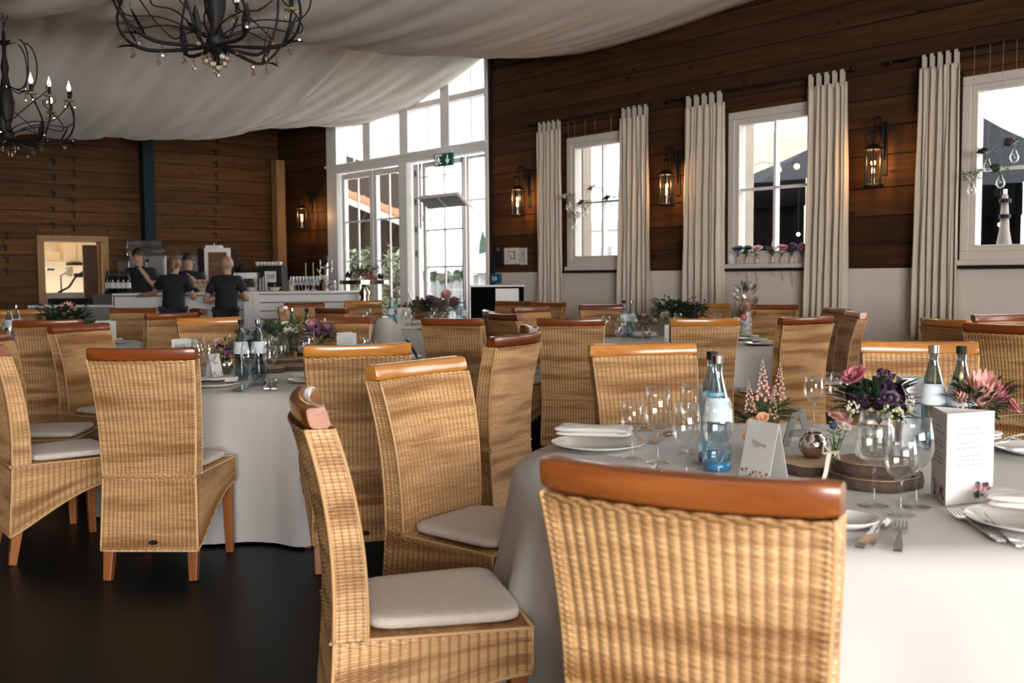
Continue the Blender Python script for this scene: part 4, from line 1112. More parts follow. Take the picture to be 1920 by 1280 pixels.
# ================================================================ LIGHTING FIXTURES
def drop_mesh():
    m = MB()
    m.lathe([(0,-.034),(.0075,-.027),(.0085,-.020),(.0035,-.006),(.001,0)], 6)
    m.lathe([(0,.001),(.0045,.006),(0,.011)], 6)
    return m.mesh('crystal', M_CRYS)
def disc_crystal():
    return MB().lathe([(0,-.030),(.010,-.022),(.0125,-.012),(.007,-.003),(0,0)], 7).lathe([(0,.002),(.005,.007),(0,.012)], 6).mesh('crystal', M_CRYS)
CR1, CR2 = drop_mesh(), disc_crystal()
def chandelier(label, p, rad, chain, seed):
    r = random.Random(seed)
    t = thing('chandelier', label, 'chandelier', p, r.uniform(0, .5), 'wrought iron chandeliers')
    S = rad/0.55
    m = MB(); m.lathe([(0,-.07),(.012,-.065),(.03,-.03),(.055,0),(.04,.05),(.03,.09),(.055,.17),(.062,.26),(.04,.36),(.022,.46),(.03,.52),(.015,.60),(.012,.78),(0,.80)], 10)
    m.build('stem', M_IRON, t, smooth=True)
    m = MB()
    for k in range(6):
        a = k*PI/3; m.leaf((.02*math.cos(a), .02*math.sin(a), .02), (math.cos(a), math.sin(a), -1.4), (0,0,1), .10, .05)
        m.leaf((.0, .0, .66), (math.cos(a)*.6, math.sin(a)*.6, .8), (0,0,1), .10, .04, curl=.5)
    m.build('leaf_crown', M_IRON, t)
    def arm(a, R_, z1, wob):
        pts = []
        for i in range(15):
            q = i/14
            x = R_*(1-(1-q)**1.8) if q < .8 else R_*(1-(.2)**1.8) + R_*.02*math.sin((q-.8)*5*PI)
            z = -.02 - .03*math.sin(q*PI) + (z1+.02)*max(0, (q-.35)/.65)**2.0
            pts.append((x*math.cos(a+wob*math.sin(q*PI)), x*math.sin(a+wob*math.sin(q*PI)), z))
        return pts
    n = 9
    for k in range(n):
        a = 2*PI*k/n + .15
        inner = k % 3 == 0
        R_ = rad*(1.0 if not inner else .62); z1 = (.26 if not inner else .34)*S
        pts = arm(a, R_, z1, .25)
        ao = MB().tube(pts, [.008]*3+[.010]*6+[.007]*6, 6).build('arm', M_IRON, t, smooth=True)
        m = MB()
        q = Vector(pts[7]); d = (Vector(pts[9])-q).normalized(); m.leaf(q, d + Vector((0,0,.4)), (0,0,1), .16*S, .045*S, curl=-.25); m.leaf(q, d + Vector((0,0,-.3)), (0,0,1), .13*S, .04*S, curl=.25)
        m.build('arm_leaf', M_IRON, t)
        e = Vector(pts[-1])
        cup = MB().lathe([(0,0),(.012,.004),(.042*S,.014),(.046*S,.02),(.012,.012)], 12, e).build('drip_cup', plain('gilt glass cup', (0.45, 0.34, 0.20), .2, metal=.6), t, smooth=True)
        cd = MB().lathe([(.0,.005),(.0125,.005),(.0125,.088*S),(0,.088*S)], 10, e).build('candle_sleeve', M_BLK, t, smooth=True)
        bl = MB().lathe([(0,.088*S),(.010,.095*S),(.0145,.112*S),(.010,.135*S),(.004,.155*S),(.0005,.172*S)], 10, e).build('candle_bulb', M_BULB, cd, smooth=True)
        for j in range(3):
            aa = j*2*PI/3 + k; link_mesh('crystal', CR1 if j else CR2, t, Matrix.Translation(e + Vector((.040*S*math.cos(aa), .040*S*math.sin(aa), -.008))) @ Matrix.Scale(1.25*S, 4))
        for i in (5, 8, 10):
            qq = Vector(pts[i]); MB().tube([qq, qq+Vector((0,0,-.03))], .0012, 4).build('crystal_hook', M_IRON, t)
            link_mesh('crystal', CR2 if i == 8 else CR1, t, Matrix.Translation(qq + Vector((0,0,-.035))) @ Matrix.Rotation(r.uniform(0,1),4,'Z') @ Matrix.Scale(1.35*S, 4))
    # fine scroll wires
    for k in range(10):
        a = 2*PI*k/10 + .45; pts = []
        for i in range(22):
            q = i/21; ang = a + 1.15*q + .2*math.sin(6*q)
            x = rad*(.06 + .85*math.sin(q*PI*.55)); z = (.02 + .30*q*q + .06*math.sin(q*PI*2))*S
            pts.append((x*math.cos(ang), x*math.sin(ang), z))
        c = Vector(pts[-1]); d = (c - Vector(pts[-2])).normalized()
        for i in range(8):
            th = i*.6; pts.append(tuple(c + d*.035*math.sin(th)*(1-i/11) + Vector((0,0,.035))*(1-math.cos(th))*(1-i/11)))
        MB().tube(pts, .0042, 5).build('scroll', M_IRON, t, smooth=True)
    for k in range(8):      # short scrolls below the crown
        a = 2*PI*k/8; pts = []
        for i in range(16):
            q = i/15; x = .03 + .19*math.sin(q*PI*.8); z = (.40 + .26*q - .10*math.sin(q*PI*1.6))*S
            pts.append((x*math.cos(a), x*math.sin(a), z))
        MB().tube(pts, .0055, 5).build('upper_scroll', M_IRON, t, smooth=True)
        link_mesh('crystal', CR1, t, Matrix.Translation(Vector(pts[6]) + Vector((0,0,-.02))) @ Matrix.Scale(1.2*S, 4))
    for k in range(7):
        a = 2*PI*k/7; q = Vector((.055*math.cos(a), .055*math.sin(a), -.055-.02*(k%3)))
        link_mesh('crystal', CR2, t, Matrix.Translation(q) @ Matrix.Scale(1.7*S, 4))
        MB().tube([q, q+Vector((0,0,.05))], .0012, 4).build('crystal_hook', M_IRON, t)
    link_mesh('crystal', CR2, t, Matrix.Translation((.01,0,-.10)) @ Matrix.Scale(2.0*S, 4))
    m = MB(); z = .80; k = 0
    while z < chain:
        c = Vector((0,0,z+.022)); ax = Vector((1,0,0)) if k % 2 else Vector((0,1,0))
        m.tube([c + ax*.011*math.cos(a_) + Vector((0,0,.026))*math.sin(a_) for a_ in [i*PI/4 for i in range(9)]], .0032, 5, cap=False); z += .042; k += 1
    m.build('chain', M_IRON, t, smooth=True)
    MB().tube([(0,0,.8),(.04,.02,chain*.6+.3),(0,0,chain)], .004, 5).build('cable', M_BLK, t, smooth=True)
    return t
p = deep(405, 80, 5.4); chandelier('big black chandelier with crystal drops at the top of the room', p, .55, 1.3, 1)
p = deep(14, 257, 7.6); chandelier('black chandelier with lit candle bulbs at the upper left edge', p, .52, 1.05, 2)

def lantern(label, px, py_c, side=1):
    s_, z_ = wallpt(px, py_c, 0.24)
    t = thing('wall_lantern', label, 'wall lamp', group='iron wall lanterns'); t.matrix_basis = ROOM @ Matrix.Translation((s_, 0.03, z_))
    a = 0.21
    MB().box(-.022,.022,0,.012,-.02,.46).build('back_plate', M_IRON, t, bevel=.006)
    MB().tube([(0,.01,.12),(0,.05,.20),(0,.04,.34),(0,.06,.44),(0,.12,.49),(0,.18,.48),(0,a,.43),(0,a-.02,.40)], .010, 6).tube([(0,.01,.36),(0,.06,.33),(0,.09,.37),(0,.06,.40)], .006, 5).build('arm', M_IRON, t, smooth=True)
    m = MB()
    m.tube([(0,a,.40),(0,a,.34)], .004, 5)
    for k in range(4):
        an = k*PI/2+.4; c_, s2 = math.cos(an), math.sin(an)
        m.tube([(0,a,.34),(.05*c_,a+.05*s2,.36),(.075*c_,a+.075*s2,.31),(.05*c_,a+.05*s2,.25),(.03*c_,a+.03*s2,.22)], .006, 5)
    m.build('crown_scroll', M_IRON, t, smooth=True)
    MB().lathe([(0,.245),(.03,.24),(.085,.205),(.092,.20),(.092,.19),(0,.19)], 16, (0,a,0)).build('roof', M_IRON, t)
    MB().lathe([(0,-.135),(.088,-.135),(.092,-.12),(.075,-.105),(0,-.105)], 16, (0,a,0)).build('base_ring', M_IRON, t)
    for k in range(6):
        an = k*PI/3; MB().tube([(.072*math.cos(an),a+.072*math.sin(an),-.11),(.072*math.cos(an),a+.072*math.sin(an),.19)], .0085, 5).build('cage_bar', M_IRON, t)
    MB().lathe([(.062,-.105),(.062,.19)], 18, (0,a,0)).build('glass_shade', M_GLASS, t, smooth=True)
    MB().lathe([(0,-.105),(.013,-.105),(.013,-.02),(0,-.02)], 8, (0,a,0)).build('candle', plain('ivory candle tube', (.5,.42,.3), .6), t)
    MB().lathe([(0,-.02),(.012,-.008),(.014,.012),(.008,.04),(.001,.065)], 10, (0,a,0)).build('bulb', M_GLOW, t, smooth=True)
    l = bpy.data.lights.new('lantern_light', 'POINT'); l.energy = 9.0; l.color = (1, .50, .16); l.shadow_soft_size = .025
    lo = bpy.data.objects.new('lantern_light', l); C.objects.link(lo); lo.location = W(s_, 0.03+a, z_+.09)
lantern('iron wall lantern left of the far window, above the escape plan', 970, 385)
lantern('iron wall lantern between the far and the middle window', 1249, 362)
lantern('iron wall lantern between the middle window and the widest curtain', 1637, 322)
lantern('iron wall lantern left of the glazed front near the bar', 566, 413)

# ================================================================ FLOWERS
def petals(m, c, r, layers=4, per=6, axis=(0,0,1), rr=None, open_=1.0):
    rr = rr or random
    q = Vector((0,0,1)).rotation_difference(Vector(axis).normalized()).to_matrix()
    for L in range(layers):
        f = (L+1)/layers; n = per if L else 3
        for k in range(n):
            a = 2*PI*(k+.5*(L%2))/n + rr.uniform(-.2,.2); tilt = .25 + 1.0*f*open_; R_ = r*(.35+.65*f)
            vs = []; W_ = 4; H_ = 3
            for j in range(H_+1):
                for i in range(W_+1):
                    v = j/H_; u = (i/W_-.5)*2
                    wd = math.sin(min(1, v*.8+.2)*PI*.62)*.95
                    an = a + u*wd*1.15*PI/n*1.15
                    z = R_*(v*1.1)*math.cos(tilt*v*.9)*(1-.18*u*u) - r*.35*f*.8
                    rad = R_*(.12 + .88*math.sin(tilt*v)) * (1+.06*v*math.sin(7*an))
                    vs.append(Vector(c) + q @ Vector((rad*math.cos(an), rad*math.sin(an), z)))
            m.add(vs, [(j*(W_+1)+i, j*(W_+1)+i+1, (j+1)*(W_+1)+i+1, (j+1)*(W_+1)+i) for j in range(H_) for i in range(W_)])
def bouquet(label, p, spec, seed, green=(0.10, 0.10, M_LEAFD, 90), rz=0, group=None, name='bouquet', cat='flowers'):
    """spec: (kind, x, y, z, size, material); x right, y away, z up from p"""
    r = random.Random(seed); t = thing(name, label, cat, p, rz, group)
    gr, gz, gm, gn = green
    if gn:
        m = MB()
        for _ in range(int(gn*1.5*max(1, gr/.10))):
            a = r.uniform(0, 2*PI); b_ = r.uniform(-.35, .9); q = r.uniform(.35, 1)
            c = Vector((gr*q*math.cos(a)*.8, gr*q*math.sin(a)*.8, gz + gr*.75*b_*q))
            m.leaf(c, (math.cos(a)*1.2, math.sin(a)*1.2, b_+.2), (0,0,1), min(gr*r.uniform(.35,.6), r.uniform(.045,.075)), min(gr*r.uniform(.12,.24), r.uniform(.018,.032)), n=3)
        o = m.build('foliage', gm, t); o['kind'] = 'stuff'
        m = MB()
        for _ in range(8): m.tube([(r.uniform(-.01,.01), r.uniform(-.01,.01), -.02), (r.uniform(-.5,.5)*gr, r.uniform(-.5,.5)*gr, gz)], .0018, 4)
        m.build('stems', M_LEAFM, t)
    for kind, x, y, z, s, mt in spec:
        m = MB(); c = Vector((x, y, z)); ax = Vector((x*1.5+r.uniform(-.02,.02), y*1.5-.03, .12)).normalized()
        if kind == 'rose': m.ball(c, s*.35, s*.35, s*.45, 8, 6); petals(m, c, s, 4, 6, ax, r, .95); m.build('rose', mt, t, smooth=True)
        elif kind == 'peony': m.ball(c, s*.6, s*.6, s*.5, 8, 6); petals(m, c, s, 6, 9, ax, r, .8); m.build('peony', mt, t, smooth=True)
        elif kind == 'protea':
            q = Vector((0,0,1)).rotation_difference(ax).to_matrix()
            m.ball(c, s*.35, s*.35, s*.6, 8, 6)
            for L in range(4):
                for k in range(11):
                    a = 2*PI*(k+.5*(L%2))/11; sp_ = .06+.13*L
                    d = q @ Vector((math.cos(a)*sp_, math.sin(a)*sp_, 1)); b0 = c + q @ Vector((math.cos(a)*s*.25, math.sin(a)*s*.25, -s*.5))
                    m.leaf(b0, d, q @ Vector((math.cos(a), math.sin(a), .1)), s*(1.6-.14*L), s*.36, curl=-.12, n=4)
            m.build('protea', mt, t, smooth=True)
        elif kind == 'astilbe':
            ax = Vector((x*1.2, 0, 1)).normalized()
            for i in range(46):
                f = i/46; c2 = c + ax*s*f; rad = s*.16*(1-f)**.8
                a = i*2.4; m.ball(c2 + Vector((rad*math.cos(a), rad*math.sin(a), r.uniform(-.3,.3)*rad)), s*.040*(1.3-f), seg=5, rings=4)
            m.build('astilbe', mt, t, smooth=True); MB().tube([c + ax*s*.9, c, (x*.3, y*.3, z*.3)], .0015, 4).build('stem', M_LEAFM, t)
        elif kind == 'berries':
            for i in range(26):
                d = Vector((r.uniform(-1,1), r.uniform(-1,.4), r.uniform(-.6,.8))); m.ball(c + d.normalized()*s*r.uniform(.5,1), s*.17, seg=5, rings=4)
            m.build('berries', mt, t, smooth=True)
        elif kind == 'thistle':
            m.ball(c, s*.7, seg=8, rings=6)
            for i in range(60):
                d = Vector((r.gauss(0,1), r.gauss(0,1), r.gauss(0,1))).normalized(); m.leaf(c+d*s*.6, d, d.orthogonal(), s*.45, s*.1, n=1)
            m.build('thistle', mt, t); MB().tube([c, (x*.3, y*.3, .0)], .0016, 4).build('stem', M_LEAFM, t)
        elif kind == 'dark':
            for i in range(16):
                d = Vector((r.gauss(0,1), r.gauss(0,1), r.gauss(0,.7))); d.normalize(); petals(m, c + d*s*.7, s*.42, 2, 5, d, r, 1.2)
            m.build('dark_blossom', mt, t, smooth=True)
        elif kind == 'sprig':
            L = s; pts = [Vector((x*.2, y*.2, z*.3)), c*.7 + Vector((0,0,z*.1)), c, c + Vector((x, y, -abs(x)*.3)).normalized()*L*.5]
            m.tube(pts, .0018, 4)
            for i in range(12):
                q = i/11; b0 = c*.75 + (pts[3]-c*.75)*q; sd = -1 if i % 2 else 1
                m.leaf(b0, (Vector((x, y, 0)).normalized() + Vector((-y*sd, x*sd, 0)).normalized()*.8 + Vector((0,0,r.uniform(-.2,.6)))), (0,0,1), L*.38, L*.085, n=3)
            m.build('leaf_sprig', mt, t)
        elif kind == 'bud':
            m.lathe([(0,-s),(s*.5,-s*.6),(s*.6,0),(s*.3,s*.7),(0,s)], 8, c); m.build('bud', mt, t, smooth=True)
            MB().tube([c, (x*.3, y*.3, .0)], .0016, 4).build('stem', M_LEAFM, t)
        elif kind == 'fern':
            for i in range(22):
                q = i/21; b0 = c*(.4+.6*q); sd = -1 if i % 2 else 1; m.leaf(b0, (sd*.9, .1, .9-.2*q), (0,1,0), s*.5*(1-q*.75), s*.07, n=2)
            m.tube([(0,0,0), c], .0015, 4); m.build('fern_frond', mt, t)
    return t

# ================================================================ TABLEWARE
def glass_master(kind):
    t = thing({'red':'wine_glass','white':'wine_glass','tumbler':'water_tumbler'}[kind], 'x', 'glass')
    if kind == 'red':
        MB().lathe([(.0,.095),(.016,.098),(.034,.118),(.041,.145),(.039,.180),(.0315,.222),(.0305,.222),(.038,.180),(.040,.145),(.033,.119),(.0,.099)], 28).build('bowl', M_GLASS, t, smooth=True)
        MB().lathe([(0,.099),(.006,.093),(.0038,.080),(.0036,.018),(.008,.008),(.034,.002),(.036,.0005),(0,.0)], 22).build('stem_foot', M_GLASS, t, smooth=True)
    elif kind == 'white':
        MB().lathe([(.0,.080),(.014,.082),(.030,.098),(.036,.120),(.034,.148),(.0285,.183),(.0275,.183),(.033,.148),(.035,.120),(.029,.099),(.0,.084)], 28).build('bowl', M_GLASS, t, smooth=True)
        MB().lathe([(0,.084),(.005,.079),(.0035,.068),(.0035,.016),(.008,.007),(.031,.002),(.033,.0005),(0,.0)], 22).build('stem_foot', M_GLASS, t, smooth=True)
    else:
        MB().lathe([(0,.006),(.028,.006),(.033,.09),(.0345,.09),(.030,0),(0,0)], 22).build('tumbler_wall', M_GLASS, t, smooth=True)
    return t
GM = {}
def glass(kind, p, label, group, sc_=1.0):
    if kind not in GM:
        GM[kind] = glass_master(kind); o = GM[kind]; o.location = p; o['label'] = label; o['group'] = group; o.scale = (sc_,)*3; return o
    return dup(GM[kind], p, rnd.uniform(0, 6), label, group, sc_)
def bottle_master():
    t = thing('water_bottle', 'x', 'bottle')
    MB().lathe([(0,.004),(.038,.004),(.042,.012),(.0425,.05),(.040,.11),(.0425,.155),(.036,.20),(.020,.262),(.0145,.285),(.0145,.315),(.0135,.315),(.0135,.285),(.019,.262),(.035,.20),(.0415,.155),(.039,.11),(.041,.05),(.037,.014),(0,.010)], 26).build('bottle_glass', M_BOTTLE, t, smooth=True)
    MB().lathe([(0,.312),(.0158,.312),(.0162,.335),(0,.336)], 16).build('screw_cap', M_SILVER, t, smooth=False)
    MB().lathe([(.0436,.148),(.0436,.158),(.0375,.198),(.0335,.214),(.0332,.214),(.0372,.198),(.0433,.158),(.0433,.148)], 26).build('label_band', plain('bottle label', (0.62, 0.70, 0.74), .6), t, smooth=True)
    MB().lathe([(0,.005),(.0385,.005),(.0415,.014),(.0405,.030),(0,.026)], 20).build('blue_foot', M_BLUE, t, smooth=True)
    return t
BM = bottle_master(); bfirst = [True]
BOT2 = [k for k in KIDS[BM.name] if k.name.startswith('bottle_glass')][0].data.copy(); BOT2.materials[0] = M_BOTTLE_D
CAP2 = [k for k in KIDS[BM.name] if k.name.startswith('screw_cap')][0].data.copy(); CAP2.materials[0] = M_BLK
def bottle(p, label, group, dark=False, cap=False, sc_=1.0):
    if bfirst[0]: bfirst[0] = False; o = BM; o.location = p; o['label'] = label; o['group'] = group; o.scale = (sc_,)*3
    else: o = dup(BM, p, rnd.uniform(0,6), label, group, sc_)
    if dark or cap:
        for k in list(KIDS[o.name]):
            if o is BM: continue
            if dark and k.name.startswith('bottle_glass'): k.data = BOT2
            if cap and k.name.startswith('screw_cap'): k.data = CAP2
            if dark and k.name.startswith('blue_foot'): KIDS[o.name].remove(k); bpy.data.objects.remove(k)
    return o
def plate(p, r, label, group=None, mat=None, name='plate'):
    o = MB().lathe([(0,.004),(r*.55,.004),(r*.62,.007),(r*.98,.019),(r,.021),(r,.018),(r*.64,.002),(r*.5,0),(0,0)], 40).build(name, mat or M_PORC, smooth=True)
    o.location = p; return tag(o, label, 'plate', group)
def slab(name, mat, L, W_, H, parent=None, nn=0.35):
    m = MB()
    def P(u, v):
        th = 2*PI*u; ph = PI*(v-.5); ca, sa = math.cos(th), math.sin(th)
        x = math.copysign(abs(ca)**nn, ca); y = math.copysign(abs(sa)**nn, sa); rr = math.cos(ph)**.35 if 0 < v < 1 else 0
        return (x*L/2*rr, y*W_/2*rr, H/2 + math.copysign(abs(math.sin(ph))**.7, math.sin(ph))*H/2 + (.003*math.sin(40*x)+.002*math.sin(23*y) if v > .6 else 0))
    m.grid(P, 36, 8, wrap=True); return m.build(name, mat, parent, smooth=True)
def napkin(p, rz, label, L=.24, W_=.075, H=.02, group=None):
    t = thing('folded_napkin', label, 'napkin', p, rz, group)
    slab('upper_fold', M_NAP, L, W_, H*.6, t).location = (0,0,H*.45); slab('lower_fold', M_NAP, L*.97, W_*.96, H*.5, t)
    return t
def cutlery(kind, a, b_, label, group=None, z=.752):
    a = Vector((a.x, a.y, z)); b_ = Vector((b_.x, b_.y, z)); L = (b_-a).length; an = math.atan2(b_.y-a.y, b_.x-a.x)
    t = thing(kind, label, kind, a, an, group); k = L/.20
    MB().add([(x*k, y*k, zz*k) for x, w_, h in ((0,.007,.004),(.02,.008,.005),(.10,.0035,.006),(.135,.003,.009)) for (y, zz) in ((-w_,h-.002),(w_,h-.002),(w_,h+.001),(-w_,h+.001))],
             [(i*4+j, i*4+(j+1)%4, (i+1)*4+(j+1)%4, (i+1)*4+j) for i in range(3) for j in range(4)] + [(0,3,2,1),(12,13,14,15)]).build('handle', M_SILVER, t, smooth=False)
    if kind == 'fork':
        m = MB().add([(x*k, y*k, zz*k) for x, w_, h in ((.130,.003,.008),(.148,.011,.004),(.162,.012,.004)) for (y, zz) in ((-w_,h-.001),(w_,h-.001),(w_,h+.0012),(-w_,h+.0012))],
             [(i*4+j, i*4+(j+1)%4, (i+1)*4+(j+1)%4, (i+1)*4+j) for i in range(2) for j in range(4)] + [(0,3,2,1),(8,9,10,11)])
        m.build('fork_head', M_SILVER, t)
        m = MB()
        for y in (-.010,-.0035,.0035,.010): m.bar((.160*k, y*k, .004*k), (.20*k, y*.9*k, .009*k), .0032*k, .002*k, .0018*k, .0014*k)
        m.build('tines', M_SILVER, t)
    elif kind == 'spoon':
        m = MB(); m.ball((.168*k,0,.007*k), .032*k, .0195*k, .006*k, 16, 8); m.build('spoon_bowl', M_SILVER, t, smooth=True)
    else:
        m = MB(); m.add([(x*k, y*k, zz*k) for x, y, zz in ((.13,-.005,.004),(.19,-.009,.004),(.20,.004,.004),(.13,.006,.004),(.13,-.005,.0055),(.19,-.009,.005),(.20,.004,.0055),(.13,.006,.0065))],
                        [(3,2,1,0),(4,5,6,7),(0,1,5,4),(1,2,6,5),(2,3,7,6),(3,0,4,7)]); m.build('blade', M_SILVER, t)
    return t
def log_slice(p, r, h, label, group=None):
    t = thing('wood_slice', label, 'wood slice', p, rnd.uniform(0,6), group)
    n = 28; sh = [1 + .05*math.sin(3*2*PI*k/n+1) + .03*math.sin(7*2*PI*k/n) for k in range(n)]
    m = MB(); m.add([(r*.94*sh[k]*math.cos(2*PI*k/n), r*.94*sh[k]*math.sin(2*PI*k/n), z) for z in (0.001, h) for k in range(n)], [tuple(range(n-1,-1,-1)), tuple(range(n,2*n))] + [(k,(k+1)%n,(k+1)%n+n,k+n) for k in range(n)]); m.build('cut_face', M_SLICE, t)
    m = MB(); vs = []; fs = []
    for z, q in ((0,.94),(0,1),(h*.5,1.02),(h-.002,1),(h-.002,.94)):
        for k in range(n): vs.append((r*q*sh[k]*math.cos(2*PI*k/n), r*q*sh[k]*math.sin(2*PI*k/n), z))
    for j in range(4):
        for k in range(n): fs.append((j*n+k, j*n+(k+1)%n, (j+1)*n+(k+1)%n, (j+1)*n+k))
    m.add(vs, fs); m.build('bark', M_BARK, t, smooth=True)
    return t
def jar(p, r, h, label, neck=.8, mat=None, name='glass_vase', band=None, foot=True):
    t = thing(name, label, 'vase', p)
    m = MB(); m.lathe([(0,.002),(r*.92,.002),(r,.012),(r,h*.75),(r*neck,h*.88),(r*neck,h),(r*neck-.002,h),(r*neck-.002,h*.88),(r-.003,h*.75),(r-.003,.016),(0,.010)], 26)
    m.build('vase_wall', mat or M_GLASS, t, smooth=True)
    if mat is None:
        for k in range(0): pass
        MB().lathe([(0,.012),(r-.004,.012),(r-.004,h*.5),(0,h*.5)], 22).build('water', glassy('vase water', (.80,.82,.76), refl=.5, base=.03), t, smooth=True)
    if band: MB().lathe([(r*neck+.001,h*.86),(r*neck+.003,h*.93),(r*neck+.001,h),(r*neck,h*.93)], 22).build('ribbon_band', band, t, smooth=True)
    return t
def mini_text(parent, M_, rows, wd, mat=M_INK, seed=0, name='print'):
    """rows of small printed words on a card, in the card plane (x, z), proud of y=0 towards -y"""
    r = random.Random(seed); m = MB()
    for z, h, x0, x1 in rows:
        x = x0
        while x < x1:
            l = r.uniform(.006, .016)*wd; m.box(x, min(x+l, x1), -.0012, -.0004, z, z+h); x += l + .004*wd
    o = m.build(name, mat, parent, M=M_); o['kind'] = 'stuff'; return o
def floral_print(parent, M_, x0, x1, z, s, seed):
    r = random.Random(seed)
    for mt, n in ((M_BLUSH, 7), (M_LEAFM, 5), (M_BLUET, 4), (M_PINK, 4)):
        m = MB()
        for _ in range(n):
            cx, cz, q = r.uniform(x0, x1), z + r.uniform(0, s), r.uniform(.25, .5)*s*.5
            k = 7; m.add([(cx, -.0009, cz)] + [(cx+q*math.cos(i*2*PI/k)*(1+.3*math.sin(3*i)), -.0009, cz+q*math.sin(i*2*PI/k)) for i in range(k)], [(0, 1+i, 1+(i+1)%k) for i in range(k)])
        m.build('flower_print', mt, parent, M=M_)
def menu_prism(p, rz, label, wd=.135, h=.22, seed=1, group=None):
    t = thing('menu_card', label, 'menu card', p, rz, group)
    c = [Vector((0,0,0)), Vector((wd,0,0)), Vector((wd/2, wd*.866, 0))]; th = .001
    for i in range(3):
        a, b_ = c[i], c[(i+1)%3]; an = math.atan2(b_.y-a.y, b_.x-a.x)
        Mx = Matrix.Translation(a) @ Matrix.Rotation(an, 4, 'Z')
        MB().box(0, wd, 0, th, 0, h).build('card_panel', M_PAPER, t, M=Mx)
        rows = [(h*z, .0022, wd*.25+wd*.04*math.sin(z*40), wd*.75-wd*.04*math.sin(z*40)) for z in (.82,.76,.66,.61,.52,.47,.42)]
        mini_text(t, Mx, rows, 1, plain('pale grey print', (.26,.255,.25), .8), seed+i, 'menu_text')
        floral_print(t, Mx, wd*(.60 if i == 0 else .2), wd*.97, h*.03, h*.17, seed+i*3)
    return t
def tent_card(p, rz, label, L=.10, h=.16, d=.055, seed=3, group=None):
    t = thing('place_card', label, 'place card', p, rz, group)
    sl_ = math.atan2(d/2, h); H = math.hypot(h, d/2)
    for q in (-1, 1):
        Mx = Matrix.Translation((0, q*d/2, 0)) @ Matrix.Rotation(q*sl_ if q > 0 else -sl_, 4, 'X')
        if q > 0: Mx = Matrix.Translation((L, d/2, 0)) @ Matrix.Rotation(PI, 4, 'Z') @ Matrix.Rotation(-sl_, 4, 'X')
        MB().box(0, L, 0, .0012, 0, H).build('card_flap', M_PAPER, t, M=Mx)
        if q < 0:
            m = MB(); pts = [Vector((L*.28 + L*.46*i/60 + .0035*math.cos(i*.72), -.001, H*.60 + (.0055 + .004*math.sin(i*.11))*math.sin(i*.72) + (.007 if 2 < i < 9 else 0))) for i in range(61)]
            m.tube(pts, .0007, 4); m.build('handwriting', M_INK, t, M=Mx); floral_print(t, Mx, .004, L-.006, .003, .022, seed)
    return t

# ================================================================ RIGHT FRONT TABLE
TZ1 = .752
def T(px, py): return at(px, py, TZ1)
g = 'glasses on the right front table'
for k, px, py, s, lb in (('white',1185,858,.98,'small wine glass at the left end of the right front table'), ('red',1233,867,1.04,'tall wine glass in front of the facing chair, second from the left'),
        ('red',1287,903,.98,'wine glass just left of the blue water bottle, near the table edge'), ('red',1297,846,.98,'wine glass standing behind the other glasses left of the blue bottle'),
        ('red',1347,908,1.02,'wine glass directly in front of the blue water bottle'), ('white',1525,797,1.05,'wine glass behind the silver sphere vase'),
        ('white',1572,792,1.05,'wine glass left behind the dark purple bouquet'), ('red',1638,948,1.04,'biggest foreground wine glass in front of the ribbed vase'),
        ('white',1688,965,1.03,'lower wine glass nearest the cutlery in front of the menu card'), ('red',1717,950,1.0,'wine glass touching the left side of the white menu card')):
    glass(k, T(px, py), lb, g, s)
bottle(T(1344, 882), 'blue water bottle with white cap at the centre of the glasses', 'water bottles on the right front table')
bottle(T(1334, 866), 'blue water bottle with black cap behind the white capped one', 'water bottles on the right front table', cap=True)
bottle(T(1747, 842), 'water bottle with white cap between the purple and the pink bouquet', 'water bottles on the right front table', dark=True)
bottle(T(1799, 846), 'water bottle with dark cap behind the pink protea', 'water bottles on the right front table', dark=True, cap=True)
tent_card(Vector((.669, 2.796, TZ1)), R(-64), 'tall folded place card with handwriting and floral border', L=.125, h=.160, d=.072)
menu_prism(T(1773, 948), R(20), 'big white three sided menu card with floral corner', wd=.148, h=.225)
menu_prism(T(1690, 838), R(20), 'narrow looking white menu card behind the ribbed vase', wd=.10, h=.225, seed=9)
# left place setting
plate(T(1122, 838), .155, 'white plate under the folded napkin at the left of the right front table', name='dinner_plate')
q = T(1113, 826); q.z = .772
napkin(q, R(-13), 'thick folded napkin on the plate at the left of the right front table', L=.27, W_=.10, H=.030)
q2 = q.copy(); q2.z = .802
tag(MB().box(-.075,.075,-.02,.02,0,.003).build('menu_slip', M_PAPER), 'narrow paper slip on the thick folded napkin', 'paper'); o = bpy.data.objects['menu_slip']; o.location = q2; o.rotation_euler = (0,0,R(-13))
napkin(T(1165, 880), R(-14), 'flat white napkin on the cloth behind the nearest chair', L=.20, W_=.16, H=.010)
cutlery('knife', T(1012, 843), T(1092, 851), 'dinner knife at the left edge of the right front table'); cutlery('knife', T(1085, 850), T(1165, 858), 'second knife in line beside the left plate of the right front table')
cutlery('spoon', T(1262, 898), T(1212, 872), 'spoon lying between the flat napkin and the tall wine glass'); cutlery('fork', T(1146, 800), T(1245, 808), 'fork beyond the left plate, under the wine glasses')
cutlery('fork', T(1160, 795), T(1258, 800), 'farther fork beyond the left plate of the right front table'); cutlery('spoon', T(1225, 832), T(1262, 812), 'small spoon behind the tall wine glass')
